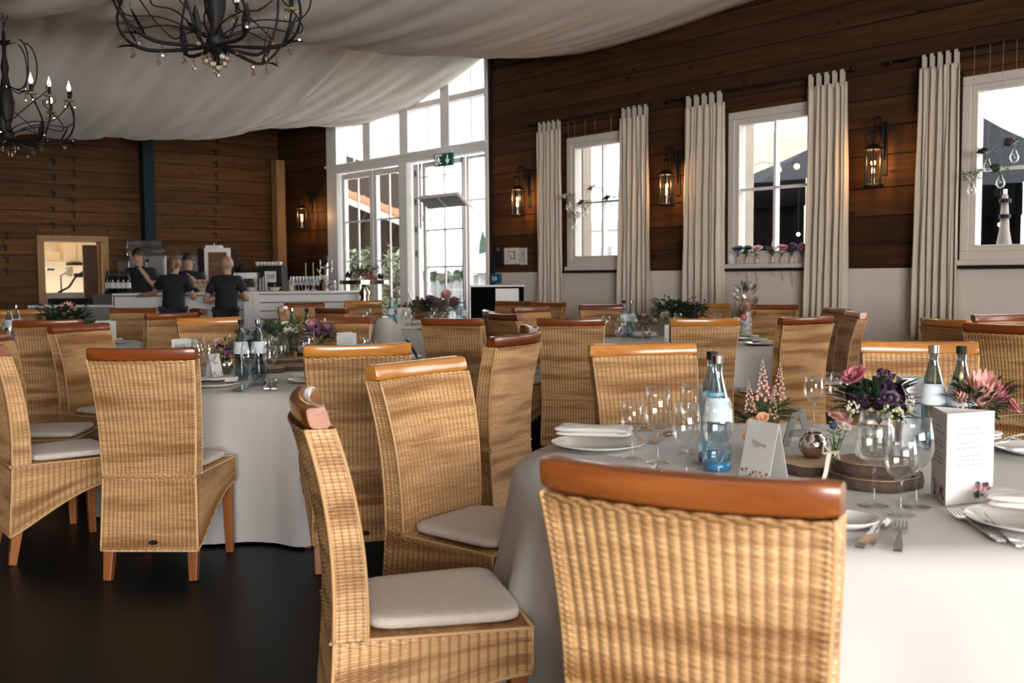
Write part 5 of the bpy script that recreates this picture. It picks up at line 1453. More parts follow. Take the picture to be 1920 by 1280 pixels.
# near cutlery
plate(T(1583, 985), .075, 'small bread plate half hidden by the nearest chair rail', name='bread_plate')
cutlery('knife', T(1612, 1030), T(1655, 978), 'leftmost of the knives at the near edge of the right front table'); cutlery('knife', T(1630, 1026), T(1668, 976), 'knife in the middle of the near cutlery group')
cutlery('fork', T(1683, 1036), T(1690, 984), 'short dessert fork at the near edge of the right front table')
cutlery('fork', T(1878, 1018), T(1786, 962), 'fork left of the right hand bowl, in front of the menu card'); cutlery('fork', T(1915, 1028), T(1828, 966), 'fork beside the bowl at the right edge')
cutlery('knife', T(1932, 1032), T(1845, 978), 'knife under the rim of the bowl at the right edge')
plate(T(1930, 985), .135, 'white bowl plate cut by the right edge', name='dinner_plate')
q = T(1935, 968); q.z = .774; napkin(q, R(-30), 'folded napkin on the plate at the right edge', L=.20, W_=.10, H=.03)
cutlery('spoon', T(1885, 962), T(1826, 948), 'spoon right of the white menu card')
cutlery('fork', T(1925, 828), T(1872, 818), 'fork at the far right of the right front table behind the flowers'); cutlery('knife', T(1925, 815), T(1870, 828), 'knife crossing the far right fork behind the flowers')
plate(T(1955, 850), .14, 'plate behind the olive leaves at the right edge', name='dinner_plate')
# flowers
log_slice(T(1524, 882), .105, .030, 'round wood slice under the silver sphere vase')
q = T(1640, 905); log_slice(q, .125, .030, 'large wood slice under the ribbed vase, lower one'); q = q.copy(); q.z += .031; log_slice(q, .105, .034, 'wood slice carrying the ribbed vase, upper one'); vz = q.copy(); vz.z += .035
v = jar(vz, .050, .115, 'ribbed glass vase of the dark purple bouquet', .82, band=M_RIB)
for k in range(20):
    a = 2*PI*k/20; MB().tube([(.0505*math.cos(a), .0505*math.sin(a), .01), (.0505*math.cos(a), .0505*math.sin(a), .085)], .0018, 4).build('rib', M_GLASS, v)
q = vz + Vector((0,0,.10))
bouquet('dark purple bouquet with a pink rose and cream berries in the ribbed vase', q, [('rose',-.062,-.01,.125,.040,M_PINK),('dark',.02,-.03,.075,.055,M_PURP),('dark',.055,.0,.055,.045,M_PURP),('dark',-.03,.02,.075,.05,M_PURP),
    ('berries',.012,-.085,.035,.030,M_BERRY),('berries',-.075,-.04,.045,.020,M_CREAMF),('berries',.075,-.03,.06,.018,M_CREAMF),('bud',.072,-.05,.04,.013,M_BERRY),('dark',.02,.0,.125,.026,M_PURP),('sprig',.09,-.05,.02,.06,M_LEAFD)], 5, green=(.105,.045,M_LEAFD,120))
q = T(1540, 872); q.z = .785
sp = thing('sphere_vase', 'round silvered glass vase on the wood slice', 'vase', T(1524, 876) + Vector((0,0,.030)))
MB().lathe([(0,.0),(.02,.0),(.037,.018),(.042,.038),(.036,.060),(.024,.070),(.024,.074),(.022,.070),(.034,.058),(.039,.038),(.03,.016),(0,.004)], 26).build('vase_wall', M_MERC, sp, smooth=True)
# bottle vase with rose
bv = thing('bottle_vase', 'little glass bottle vase with blush ribbon and twine', 'vase', T(1563, 903))
MB().lathe([(0,.002),(.020,.002),(.022,.008),(.022,.055),(.012,.072),(.011,.095),(.014,.100),(.0125,.100),(.0095,.095),(.0105,.072),(.0205,.055),(.0205,.01),(0,.006)], 20).build('vase_wall', M_GLASS, bv, smooth=True)
MB().lathe([(.0125,.078),(.0145,.082),(.0125,.087)], 14).build('twine_wrap', M_TWINE, bv, smooth=True)
m = MB(); m.grid(lambda u, v_: (-.016-.020*v_+.012*(u-.5), -.014-.012*v_, .082-.078*v_+.004*math.sin(8*v_)), 3, 12); m.tube([(-.012,-.012,.084),(-.034,-.016,.105),(-.036,-.016,.082),(-.012,-.013,.082)], .0028, 5); m.tube([(.004,-.014,.082),(.016,-.02,.05),(.022,-.022,.015)], .002, 4)
m.build('ribbon', M_RIB, bv, smooth=True)
q = T(1563, 903) + Vector((0,0,.09))
bouquet('pink and cream rose with a blue thistle in the little bottle vase', q, [('rose',.012,-.004,.082,.034,M_BLUSH),('rose',.016,-.022,.066,.024,M_CREAMF),('bud',.045,.0,.088,.013,M_BERRY),('thistle',-.012,-.03,.070,.016,M_BLUET)], 6, green=(.035,.03,M_LEAFM,22))
# astilbe arrangement
q = T(1437, 862); v = jar(q, .038, .10, 'clear vase of the astilbe bouquet behind the place card')
q = q + Vector((0,0,.085))
bouquet('bouquet of pink astilbe, peach buds and green leaves behind the place card', q, [('astilbe',-.012,.0,.10,.125,M_BLUSH),('astilbe',.035,.0,.10,.115,M_BLUSH),('astilbe',-.05,.0,.06,.10,M_BLUSH),('astilbe',.01,-.03,.05,.09,M_BLUSH),
    ('rose',-.055,-.05,.035,.022,plain('peach petal',(.72,.36,.20),.6)),('rose',-.03,-.07,.055,.020,MATS['peach petal']),('rose',-.065,-.05,-.005,.020,MATS['peach petal']),('rose',-.04,-.07,.01,.021,MATS['peach petal']),('sprig',.05,-.02,.08,.07,M_LEAFM),('sprig',-.10,-.02,.05,.06,M_LEAFM)], 7, green=(.075,.05,M_LEAFM,75))
# protea arrangement
q = T(1832, 850); v = jar(q, .045, .12, 'clear vase of the pink protea bouquet behind the menu card'); q = q + Vector((0,0,.11))
bouquet('pink protea bouquet with olive leaves behind the white menu card', q, [('protea',-.005,-.03,.085,.066,M_BLUSH),('protea',-.055,-.01,.07,.036,M_BLUSH),('protea',.045,-.02,.07,.04,M_PINK),('rose',.088,-.03,.045,.036,M_PINK),('dark',-.04,-.07,.02,.035,M_PURP),('bud',-.06,-.01,.135,.014,M_BERRY),
    ('berries',-.075,-.05,.03,.022,M_BERRY),('sprig',.13,-.05,.02,.17,M_LEAFG),('sprig',.11,-.09,.0,.15,M_LEAFG),('sprig',-.075,.0,.12,.05,M_LEAFG),('sprig',.15,.0,.05,.14,M_LEAFG),('bud',-.105,-.06,.01,.012,M_BLUSH)], 8, green=(.10,.04,M_LEAFD,80))
# printed letter A
q = T(1497, 836); A_ = thing('letter_decoration', 'grey print covered letter A beside the astilbe', 'letter', q, R(-6)); h = .125
m = MB()
def poly(m, pts, y0=0, y1=.014):
    n = len(pts); m.add([(x, y0, z) for x, z in pts] + [(x, y1, z) for x, z in pts], [tuple(range(n)), tuple(range(2*n-1, n-1, -1))] + [(i+n, (i+1)%n+n, (i+1)%n, i) for i in range(n)])
poly(m, [(-.052,0),(-.028,0),(.004,h),(-.018,h)]); poly(m, [(.028,0),(.052,0),(.018,h),(-.004,h)]); poly(m, [(-.035,.030),(.035,.030),(.028,.052),(-.028,.052)])
m.build('letter_body', plain('newsprint grey', (.24,.235,.22), .95), A_)
m = MB(); rr_ = random.Random(2)
for i in range(26):
    z = .005 + i*.0045; hw = .048*(1-z/h*.7); x = -hw
    while x < hw:
        l = rr_.uniform(.003,.008)
        if z < .03 and abs(x) < .026 or (.056 < z < .09 and abs(x) < .014): x += l; continue
        m.box(x, x+l, -.0009, -.0003, z, z+.0018); x += l+.003
m.build('print_lines', M_INK, A_)

# ================================================================ LEFT FRONT TABLE
g = 'glasses on the left front table'
for k, px, py, s, lb in (('red',394,712,1.0,'wine glass right of the menu card, left front table'),('red',467,722,1.02,'wine glass between the two water bottles'),('white',507,716,1.1,'wine glass right of the second water bottle'),
        ('red',499,700,1.05,'wine glass behind the right water bottle of the left front table'),('white',440,684,1.0,'wine glass behind the mercury vase of the left front table')):
    glass(k, at(px, py, TZ1), lb, g, s)
bottle(at(454, 712, TZ1), 'left smoky water bottle with dark cap on the left front table', 'water bottles on the left front table', dark=True, cap=True)
bottle(at(486, 711, TZ1), 'right smoky water bottle with silver cap on the left front table', 'water bottles on the left front table', dark=True)
bottle(at(549, 660, TZ1), 'water bottle between the white peony and the protea', 'water bottles on the left front table', dark=True)
bottle(at(577, 662, TZ1), 'water bottle behind the purple protea', 'water bottles on the left front table', dark=True, cap=True)
menu_prism(at(323, 698, TZ1), R(8), 'white menu card behind the brown railed chair on the left front table', wd=.15, h=.20, seed=21)
tent_card(at(392, 706, TZ1), R(60), 'small folded place card in front of the mercury vase', L=.08, h=.13, d=.06, seed=5)
v = thing('mercury_vase', 'round silvered vase of the small pink bouquet', 'vase', at(421, 700, TZ1))
MB().lathe([(0,.0),(.03,.0),(.05,.025),(.056,.055),(.045,.085),(.036,.095),(.034,.090),(.053,.055),(.03,.01),(0,.004)], 24).build('vase_wall', M_MERC, v, smooth=True)
bouquet('small bouquet with dusty pink rose in the mercury vase', at(421, 700, TZ1)+Vector((0,0,.085)), [('rose',-.03,-.02,.10,.042,M_BLUSH),('rose',-.045,.0,.07,.03,M_MAUVE),('thistle',.03,-.03,.075,.022,M_BLUET),('dark',.02,-.02,.04,.03,M_MAUVE),('sprig',.09,-.02,.01,.05,M_LEAFD),('bud',.035,.0,.14,.012,M_BLUSH)], 11, green=(.085,.045,M_LEAFD,60))
for px, py, r_, lb in ((505,697,.10,'wood slice under the ribbed jar, left front table'),(552,692,.12,'flat wood slice right of the bottles, left front table'),(528,680,.13,'rear wood slice under the white peony bouquet')):
    log_slice(at(px, py, TZ1), r_, .03, lb)
q = at(528, 678, TZ1)+Vector((0,0,.03)); jar(q, .05, .12, 'ribbed clear jar of the white peony bouquet')
bouquet('white peony and greenery bouquet on the wood slices', q+Vector((0,0,.11)), [('peony',.045,-.02,.085,.062,M_CREAMF),('rose',-.055,.0,.125,.04,M_MAUVE),('dark',-.09,.0,.09,.035,M_PURP),('berries',-.07,-.05,.03,.03,M_BERRY),('berries',-.02,-.06,.02,.02,M_CREAMF),('sprig',.08,.0,.13,.06,M_LEAFM),('sprig',-.16,0,.10,.08,M_LEAFM)], 12, green=(.14,.05,M_LEAFM,110))
q = at(478, 672, TZ1); jar(q, .06, .13, 'dark low vase left of the white peony', mat=plain('dark green glass', (.01,.025,.02), .1, coat=.5), neck=1.0)
bouquet('loose green twigs with a dark seed head above the dark vase', q+Vector((0,0,.12)), [('sprig',-.05,.0,.06,.07,M_LEAFM),('sprig',.05,.0,.07,.07,M_LEAFM),('dark',-.12,.0,.07,.022,M_PURP)], 13, green=(.08,.03,M_LEAFM,50))
q = at(598, 676, TZ1); jar(q, .05, .12, 'clear jar of the purple protea bouquet')
bouquet('big purple pink protea bouquet on the left front table', q+Vector((0,0,.11)), [('protea',-.015,-.03,.10,.075,M_MAUVE),('protea',-.04,-.03,.125,.05,M_BLUSH),('protea',.05,-.02,.09,.05,M_MAUVE),('thistle',.10,-.01,.10,.016,M_BLUET),('thistle',.085,0,.14,.014,M_BLUET),('bud',.045,0,.17,.013,M_BERRY),('sprig',-.12,-.02,.05,.10,M_LEAFG),('sprig',-.10,-.03,.0,.08,M_LEAFG),('sprig',.13,-.05,.0,.09,M_LEAFD)], 14, green=(.12,.045,M_LEAFD,90))
menu_prism(at(632, 676, TZ1), R(-10), 'white menu card right of the purple protea bouquet', wd=.14, h=.19, seed=23)
for i, (px, py) in enumerate(((669,668),(679,665),(690,668),(699,666),(708,668))):
    glass('tumbler', at(px, py, TZ1), 'upside down tumbler in the row right of the protea bouquet', 'tumblers on the left front table', 1.1)
cutlery('fork', at(438, 734, TZ1), at(486, 718, TZ1), 'left fork of the fork fan at the table front'); cutlery('fork', at(448, 735, TZ1), at(494, 718, TZ1), 'right fork of the fork fan at the table front')
cutlery('spoon', at(500, 731, TZ1), at(504, 716, TZ1), 'spoon pointing away beside the fork fan'); cutlery('spoon', at(514, 731, TZ1), at(506, 716, TZ1), 'spoon next to the first one beside the fork fan')
plate(at(400, 724, TZ1), .14, 'plate with napkin at the front left of the left front table', name='dinner_plate'); q = at(400, 722, TZ1); q.z = .772; napkin(q, R(10), 'folded napkin on the front left plate of the left front table', L=.26, W_=.10)
q = q.copy(); q.z = .795; o = MB().tube([(-.07,0,0),(-.02,.01,.004),(.03,0,.002),(.075,.01,.006)], .006, 6).build('cinnamon_twig', M_BARK, smooth=True); o.location = at(392, 716, .797); tag(o, 'dark twig laid on the folded napkin', 'twig')
plate(at(588, 716, TZ1), .14, 'plate half hidden behind the amber railed chair back', name='dinner_plate'); q = at(585, 712, TZ1); q.z = .772; napkin(q, R(-15), 'folded napkin on the plate behind the amber railed chair', L=.24, W_=.10)
def setting(c, Rr, angs, nm, gp, sc_=1.0):
    for i, a in enumerate(angs):
        w8 = ('right','far right','far','far left','left','near left','near','near right')[int(((a%360)+22.5)//45)%8]; wd_ = ' at its %s place' % w8; a = R(a); d = Vector((math.cos(a), math.sin(a), 0)); cc = Vector((c[0], c[1], 0)); s_ = Vector((-d.y, d.x, 0))
        p = cc + d*(Rr-.20); p.z = TZ1; plate(p, .135, 'white dinner plate on ' + nm + wd_, 'plates on the ' + nm, name='dinner_plate')
        q = p.copy(); q.z = .773; napkin(q, a+PI/2, 'folded napkin on ' + nm + wd_, .23, .09, .025, 'napkins on the ' + nm)
        q = cc + d*(Rr-.42) + s_*.14; q.z = TZ1; glass('red', q, 'taller wine glass on ' + nm + wd_, 'glasses on the ' + nm, sc_)
        q = cc + d*(Rr-.36) + s_*.22; q.z = TZ1; glass('white', q, 'lower wine glass on ' + nm + wd_, 'glasses on the ' + nm, sc_)
setting((-1.33, 5.80), .92, (20, 70, 160, 205), 'left front table', 'glasses on the left front table')
setting((1.33, 8.30), .95, (100, 150, 200, 255, 330, 20, 60), 'middle table', 'glasses')
setting((-4.2, 8.65), .92, (-95, -50, 5, 60, 120), 'left back table', 'glasses')
setting((-1.2, 11.2), .88, (-100, -60, -20, 40, 90, 200), 'table by the garden doors', 'glasses')
setting((4.15, 5.75), .92, (200, 240), 'table at the right edge', 'glasses')
setting((0.925, 2.89), .92, (35,), 'right front table', 'glasses')

# middle table
bottle(at(1170, 632, TZ1), 'left blue bottle of the pair on the middle table', 'water bottles on the middle table', cap=True); bottle(at(1184, 632, TZ1), 'right blue bottle of the pair on the middle table', 'water bottles on the middle table')
def vb(label, px, py, spec, seed, green, jr=.045, jh=.11, zt=TZ1, group=None):
    q = at(px, py, zt); jar(q, jr, jh, 'clear vase of the ' + label); return bouquet(label, q+Vector((0,0,jh-.01)), spec, seed, green, group=group)
vb('small pink bouquet beside the bottle pair on the middle table', 1212, 636, [('protea',-.02,-.02,.08,.045,M_PINK),('rose',.06,-.02,.07,.035,M_BLUSH),('dark',0,-.03,.02,.03,M_MAUVE)], 31, (.11,.05,M_LEAFM,70))
vb('dark green bouquet with a cream peony on the middle table', 1258, 628, [('peony',-.06,-.06,.09,.055,M_CREAMF),('sprig',-.12,0,.20,.07,M_LEAFD),('dark',.04,0,.12,.05,M_LEAFD),('bud',-.06,0,.27,.014,M_PURP)], 32, (.20,.10,M_LEAFD,160))
vb('dark bouquet with pink protea tips on the middle table', 1303, 626, [('protea',0,-.03,.14,.07,M_MAUVE),('dark',-.03,-.05,.06,.06,M_PURP),('protea',-.01,0,.24,.03,M_LEAFG),('thistle',.09,0,.22,.018,M_BLUET)], 33, (.15,.09,M_LEAFD,110))
tent_card(at(1246, 640, TZ1), R(-5), 'folded place card in front of the bouquets on the middle table', L=.11, h=.14, seed=41)
for i, px in enumerate((1352, 1364, 1374)): glass('tumbler', at(px, 606, .80), 'tumbler in the row left of the cellophane gift', 'tumblers on the middle table', 1.0).location.z = TZ1
# cellophane gift on a tall vase
q = at(1398, 628, TZ1); gt = thing('wrapped_gift', 'cellophane wrapped gift with bow on the middle table', 'gift', q)
MB().lathe([(0,0),(.055,0),(.06,.12),(.05,.22),(0,.22)], 14).build('container', plain('glass blocks', (.55,.52,.5), .15), gt)
m = MB(); rr_ = random.Random(3)
for _ in range(60):
    a = rr_.uniform(0, 6.28); z = rr_.uniform(.15, .42); r_ = .07*(1-abs(z-.30)*2); p_ = Vector((r_*math.cos(a), r_*math.sin(a), z)); m.leaf(p_, (math.cos(a), math.sin(a), 1), (math.cos(a), math.sin(a), 0), .09, .06, n=3)
m.build('cellophane', glassy('crumpled cellophane', (.86,.84,.82), refl=1.2, rough=.08, base=.2), gt)
m = MB()
for _ in range(26):
    a = rr_.uniform(0, 6.28); m.leaf((0,0,.40), (math.cos(a)*.7, math.sin(a)*.7, 1), (math.cos(a), math.sin(a), 0), .12, .05, n=3)
m.build('ruffled_top', glassy('white cellophane', (.8,.8,.8), refl=1.0, rough=.1, base=.35), gt)
MB().ball((-.03,-.06,.17), .035).ball((-.05,-.05,.24), .03).build('red_tag', M_PINK, gt, smooth=True); MB().ball((0,0,.28), .05, .05, .07).build('contents', plain('tan sweets', (.5,.33,.2), .6), gt, smooth=True)
# left back table
bottle(at(19, 645, TZ1), 'blue bottle at the left edge with black cap', 'water bottles on the left back table', cap=True); bottle(at(33, 641, TZ1), 'second blue bottle from the left edge', 'water bottles on the left back table')
vb('wide dark bouquet with pink protea on the left back table', 122, 643, [('protea',.04,-.03,.16,.10,M_BLUSH),('dark',.05,-.02,.08,.07,M_MAUVE),('dark',-.12,0,.06,.08,M_LEAFD),('sprig',.20,0,.10,.10,M_LEAFM)], 51, (.26,.07,M_LEAFD,160))
vb('green sprig vase beside the white card on the left back table', 165, 645, [('sprig',.05,0,.10,.10,M_LEAFM),('sprig',-.06,0,.08,.08,M_LEAFM)], 52, (.10,.05,M_LEAFM,40))
menu_prism(at(180, 648, TZ1), R(5), 'white menu card behind the angled chair, left back table', wd=.17, h=.21, seed=61)
# table by the doors
for i, (px, py) in enumerate(((733,614),(737,611))): bottle(at(px, py, TZ1), ('left','right')[i]+' one of two bottles above the high chair', 'water bottles on the table by the garden doors')
for i, (px, py) in enumerate(((862,616),(871,618))): bottle(at(px, py, TZ1), ('left','right')[i]+' blue bottle of the pair right of the doors bouquets', 'water bottles on the table by the garden doors')
vb('small bouquet with pink rose by the garden doors', 766, 612, [('rose',-.05,-.02,.12,.06,M_BLUSH),('rose',.04,-.02,.12,.05,M_MAUVE)], 71, (.15,.07,M_LEAFM,80))
vb('dark bouquet with mauve top by the garden doors', 806, 610, [('rose',.02,-.02,.20,.08,M_MAUVE),('dark',0,-.02,.12,.07,M_LEAFD)], 72, (.17,.10,M_LEAFD,110))
vb('largest spiky bouquet with pink protea by the garden doors', 838, 612, [('protea',0,-.03,.24,.08,M_BLUSH),('protea',.07,-.03,.16,.08,M_MAUVE),('protea',-.07,-.03,.15,.07,M_MAUVE)], 73, (.20,.10,M_LEAFG,120))
menu_prism(at(745, 614, TZ1), R(15), 'white menu card left of the bouquets by the garden doors', wd=.15, h=.22, seed=81)
tag(MB().box(-.14,.14,-.1,.1,0,.03).build('book', M_PAPER, bevel=.004), 'white guest book on the table by the garden doors', 'book').location = at(775, 616, TZ1)

# high chair
p = deep(731, 600, 8.0); hc = thing('high_chair', 'greige plastic high chair by the centre aisle', 'high chair', (p.x, p.y, 0), R(-12))
def shell(u, v):
    x = (u-.5)*2; hw = .150*(1 - .10*(1-v)); top = .995
    z = .50 + (top-.50)*v; z = .5 + (z-.5)*(1-.28*abs(x)**3*v**3)
    return (x*hw*(1-.12*v**6), -.10 + .10*(x*x) - .06*v, z)
o = MB().grid(shell, 20, 20).build('seat_back', M_GREYC, hc, smooth=True); sm = o.modifiers.new('thick', 'SOLIDIFY'); sm.thickness = .02
slab('seat', M_GREYC, .28, .28, .05, hc).location = (0,.03,.50)
for q in (-1, 1):
    MB().tube([(q*.10,-.06,.86),(q*.15,.02,.80),(q*.17,.14,.68),(q*.17,.20,.62)], .011, 6).build('arm_tube', M_DKSIL, hc, smooth=True)
    for w_ in (-1, 1): MB().tube([(q*.12, w_*.10+.02, .52),(q*.17, w_*.15+.03, .40),(q*.22, w_*.24+.03, 0)], .013, 6).build('leg', M_DKSIL, hc, smooth=True)
slab('tray', M_WHITE, .36, .22, .03, hc).location = (0,.22,.64)

# ================================================================ BAR
bar = thing('bar_counter', 'white plank fronted bar counter with staff behind it', 'counter')
def bx(parent, name, px0, px1, d, z0, z1, dep, mat, bev=.006, py=545):
    a = deep(px0, py, d); b_ = deep(px1, py, d)
    return MB().box(min(a.x,b_.x), max(a.x,b_.x), d, d+dep, z0, z1).build(name, mat, parent, bevel=bev)
def zy(px, py, d): return deep(px, py, d).z
DB = 13.9
ZT = zy(330, 549, DB)
bx(bar, 'carcass', 212, 462, DB+.03, 0, ZT-.03, .5, plain('grey bar carcass', (.25,.245,.24), .7)); bx(bar, 'worktop', 210, 462, DB-.05, ZT-.03, ZT, .6, M_WHITE)
z = ZT-.05
for h in (.20, .19, .19, .19, .19):
    bx(bar, 'board', 214, 458, DB, z-h+.014, z, .025, M_WHITE, .003); z -= h
bx(bar, 'carcass', 474, 672, DB-.27, 0, ZT-.03, .6, MATS['grey bar carcass']); bx(bar, 'worktop', 455, 676, DB-.35, ZT-.02, ZT+.01, .7, M_WHITE)
bx(bar, 'corner_post', 456, 472, DB-.34, 0, ZT-.02, .08, M_WHITE); bx(bar, 'corner_post', 473, 485, DB-.33, 0, ZT-.02, .06, M_WHITE)
z = ZT-.03
for h in (.115,)*9:
    bx(bar, 'board', 486, 674, DB-.30, z-h+.016, z, .025, M_WHITE, .003); z -= h
lowc = thing('low_counter', 'lower steel counter left of the white bar', 'counter')
z2 = zy(130, 572, DB); bx(lowc, 'carcass', 50, 211, DB+.02, 0, z2-.03, .6, plain('grey laminate', (.30,.29,.27), .5)); bx(lowc, 'worktop', 50, 212, DB, z2-.03, z2, .6, M_WHITE)
bx(lowc, 'upstand', 172, 211, DB+.1, z2, zy(190, 551, DB), .3, M_DKSIL); bx(lowc, 'shelf', 88, 171, DB+.3, z2, zy(130, 560, DB), .2, M_BLK)
def onbar(px, off=0.2, z=None): 
    a = deep(px, 548, DB+off); return Vector((a.x, a.y, ZT+.011 if z is None else z))
# bottles on the bar
wb = thing('wine_bottle', 'dark wine bottle in the cluster at the left end of the bar', 'bottle', onbar(212, .15), 0, 'wine bottles on the bar')
MB().lathe([(0,0),(.037,0),(.037,.19),(.030,.215),(.014,.245),(.014,.30),(0,.30)], 12).build('bottle_glass', M_WINE, wb, smooth=True)
MB().lathe([(.0375,.06),(.0375,.14)], 12).build('label_band', M_PAPER, wb); MB().lathe([(.0145,.25),(.0145,.302),(0,.303)], 8).build('capsule', M_BLK, wb)
for px, of in ((202,.3),(207,.18),(217,.3),(222,.15),(227,.3),(232,.16),(237,.28),(241,.15)): dup(wb, onbar(px, of), 0)
for i, px in enumerate((356,361,366,371,376,381,386,391,396)):
    t = thing('dessert_glass', 'layered dessert glass in the row on the bar between the two women seen from behind', 'dessert', onbar(px, .15), 0, 'dessert glasses on the bar')
    MB().lathe([(0,0),(.03,0),(.004,.01),(.004,.04),(.03,.07),(.034,.17),(.033,.17),(.028,.07),(0,.045)], 12).build('glass', M_GLASS, t, smooth=True)
    MB().lathe([(0,.06),(.026,.075),(.030,.12),(0,.12)], 10).build('filling', (plain('yellow cream', (.6,.5,.15), .5), M_BLUSH)[i%2], t, smooth=True); MB().ball((0,0,.15), .03, .03, .025).build('topping', (M_CREAMF, M_PINK)[i%2], t, smooth=True)
# champagne flutes
fl = thing('sparkling_glass', 'sparkling wine flute in the dense rows on the bar', 'glass', onbar(548, .2), 0, 'flutes on the bar')
MB().lathe([(0,.075),(.016,.085),(.028,.13),(.026,.205),(.0245,.205),(.025,.13),(0,.08)], 12).build('bowl', M_GLASS, fl, smooth=True); MB().lathe([(0,.08),(.004,.07),(.004,.01),(.028,.001),(0,0)], 10).build('stem_foot', M_GLASS, fl, smooth=True)
for i in range(9):
    for j in range(3):
        if i or j: dup(fl, onbar(548+i*6.2, .0+j*.14), 0)
tray = bx(None, 'glass_crate', 532, 543, DB+.0, ZT+.011, ZT+.17, .3, plain('bronze tumblers', (.25,.18,.12), .2, metal=.5)); tag(tray, 'bronze coloured box left of the flutes on the bar', 'box')
tray = bx(None, 'glass_crate', 604, 610, DB+.0, ZT+.011, ZT+.16, .3, MATS['bronze tumblers']); tag(tray, 'bronze coloured box right of the flutes on the bar', 'box')
t = thing('white_bowl', 'white bowl with spoon above the flutes on the bar', 'bowl', onbar(605, .35, ZT+.17)); MB().lathe([(0,0),(.05,.0),(.085,.05),(.09,.06),(.08,.05),(0,.01)], 16).build('bowl_wall', M_PORC, t, smooth=True); MB().tube([(0,0,.03),(-.08,0,.15)], .006, 5).build('spoon', M_SILVER, t)
t = thing('glass_jar', 'squat glass jar at the right end of the bar', 'jar', onbar(621, .1)); MB().lathe([(0,.0),(.065,0),(.07,.03),(.07,.11),(.06,.13),(0,.13)], 16).build('jar_wall', M_GLASS, t, smooth=True); MB().ball((0,0,.06), .055, .055, .045).build('contents', M_INK, t, smooth=True); MB().lathe([(0,.13),(.062,.13),(.062,.145),(0,.145)], 14).build('lid', M_SILVER, t)
for px, lb in ((470,'white bowl with a green plant on the bar'),(515,'empty white bowl beside the brochures on the bar')):
    t = thing('white_bowl', lb, 'bowl', onbar(px, .0)); MB().lathe([(0,0),(.05,.0),(.095,.055),(.10,.06),(.09,.05),(0,.01)], 16).build('bowl_wall', M_PORC, t, smooth=True)
bouquet('small green plant in the white bowl on the bar', onbar(470, .0)+Vector((0,0,.05)), [], 90, (.10,.06,M_LEAFM,60), name='potted_plant', cat='plant')
t = thing('brochure_stand', 'stand of brochures on the bar', 'stand', onbar(496, .0), R(0))
for k in range(4): MB().box(-.05+k*.022, -.04+k*.022, -.06, .06, 0, .18+.015*k).build('brochure', (M_PAPER, M_DKSIL)[k%2], t)
MB().box(-.06,.05,-.07,.07,0,.02).build('base', M_DKSIL, t)
# beer taps
t = thing('beer_tap', 'chrome beer tap column at the right end of the bar', 'tap', onbar(612, .35)); 
MB().tube([(0,0,0),(0,0,.40)], .030, 10).build('column', M_SILVER, t, smooth=True)
for q in (-.07, .09): MB().tube([(0,0,.33),(q,-.05,.33),(q,-.10,.26)], .014, 8).tube([(q,-.05,.34),(q,-.05,.44)], .012, 6).build('tap_arm', M_SILVER, t, smooth=True)
MB().box(-.04,.03,-.04,.03,.40,.50).build('badge', M_BLK, t)
for px in (574, 588):
    t = thing('candle_stick', ('left' if px < 580 else 'right') + ' thin pale rod standing behind the flutes', 'rod', onbar(px, .45)); MB().tube([(0,0,0),(0,0,.40)], .008, 6).build('rod', M_TWINE, t); MB().lathe([(0,0),(.04,0),(.03,.02),(0,.02)], 10).build('foot', M_DKSIL, t)
# back bar along the far wall
def back(name, label, cat, px0, px1, py0, py1, d, dep, mat, extra=None, part='housing'):
    a, b_ = deep(px0, py1, d), deep(px1, py1, d); zt = zy((px0+px1)/2, py0, d)
    t = thing(name, label, cat, ((a.x+b_.x)/2, d, a.z)); w_ = abs(b_.x-a.x)/2; h = zt-a.z
    MB().box(-w_, w_, 0, dep, 0, h).build(part, mat, t, bevel=.01)
    if extra: extra(t, w_, h)
    return t, w_, h
M_STEELP = plain('brushed steel panel', (.42,.42,.42), .35, metal=.5)
DR = 15.2
bb = thing('back_counter', 'dark counter along the wall behind the bar', 'counter'); zc_ = 0.95
bx(bb, 'carcass', 196, 530, DR-.45, 0, zc_-.03, .55, M_BLK); bx(bb, 'worktop', 194, 532, DR-.48, zc_-.03, zc_, .6, M_DKSIL)
def crate(px0, px1, py, lab, ztop, d=DR):
    n = 0
    for px in np.arange(px0, px1, 5.2):
        for of in (0, .14):
            a = deep(px, py, d+of); glass('tumbler', Vector((a.x, a.y, ztop+.001)), lab, 'glasses stacked on the back bar', 1.25)
def two(t, w_, h): MB().box(-w_*.9, -.01, -.012, 0, h*.1, h*.95).build('door', M_STEELP, t, bevel=.004); MB().box(.01, w_*.9, -.012, 0, h*.1, h*.95).build('door', M_STEELP, t, bevel=.004); MB().box(-.02,.02,-.02,-.012,h*.86,h*.92).build('handle', M_BLK, t)
def setz(px, py, d): return Vector((0,0,0))
t, w_, h = back('glass_cabinet', 'silver cabinet behind the dark haired barman with tumblers on top', 'cabinet', 244, 313, 479, 545, DR, .3, M_STEELP, two)
t.location.z = zc_; sc0 = zy(278, 479, DR) - zc_
for k in KIDS[t.name]: k.scale = (1,1,sc0/h)
crate(242, 306, 478, 'tumbler in the two rows on top of the left silver cabinet', zc_+sc0)
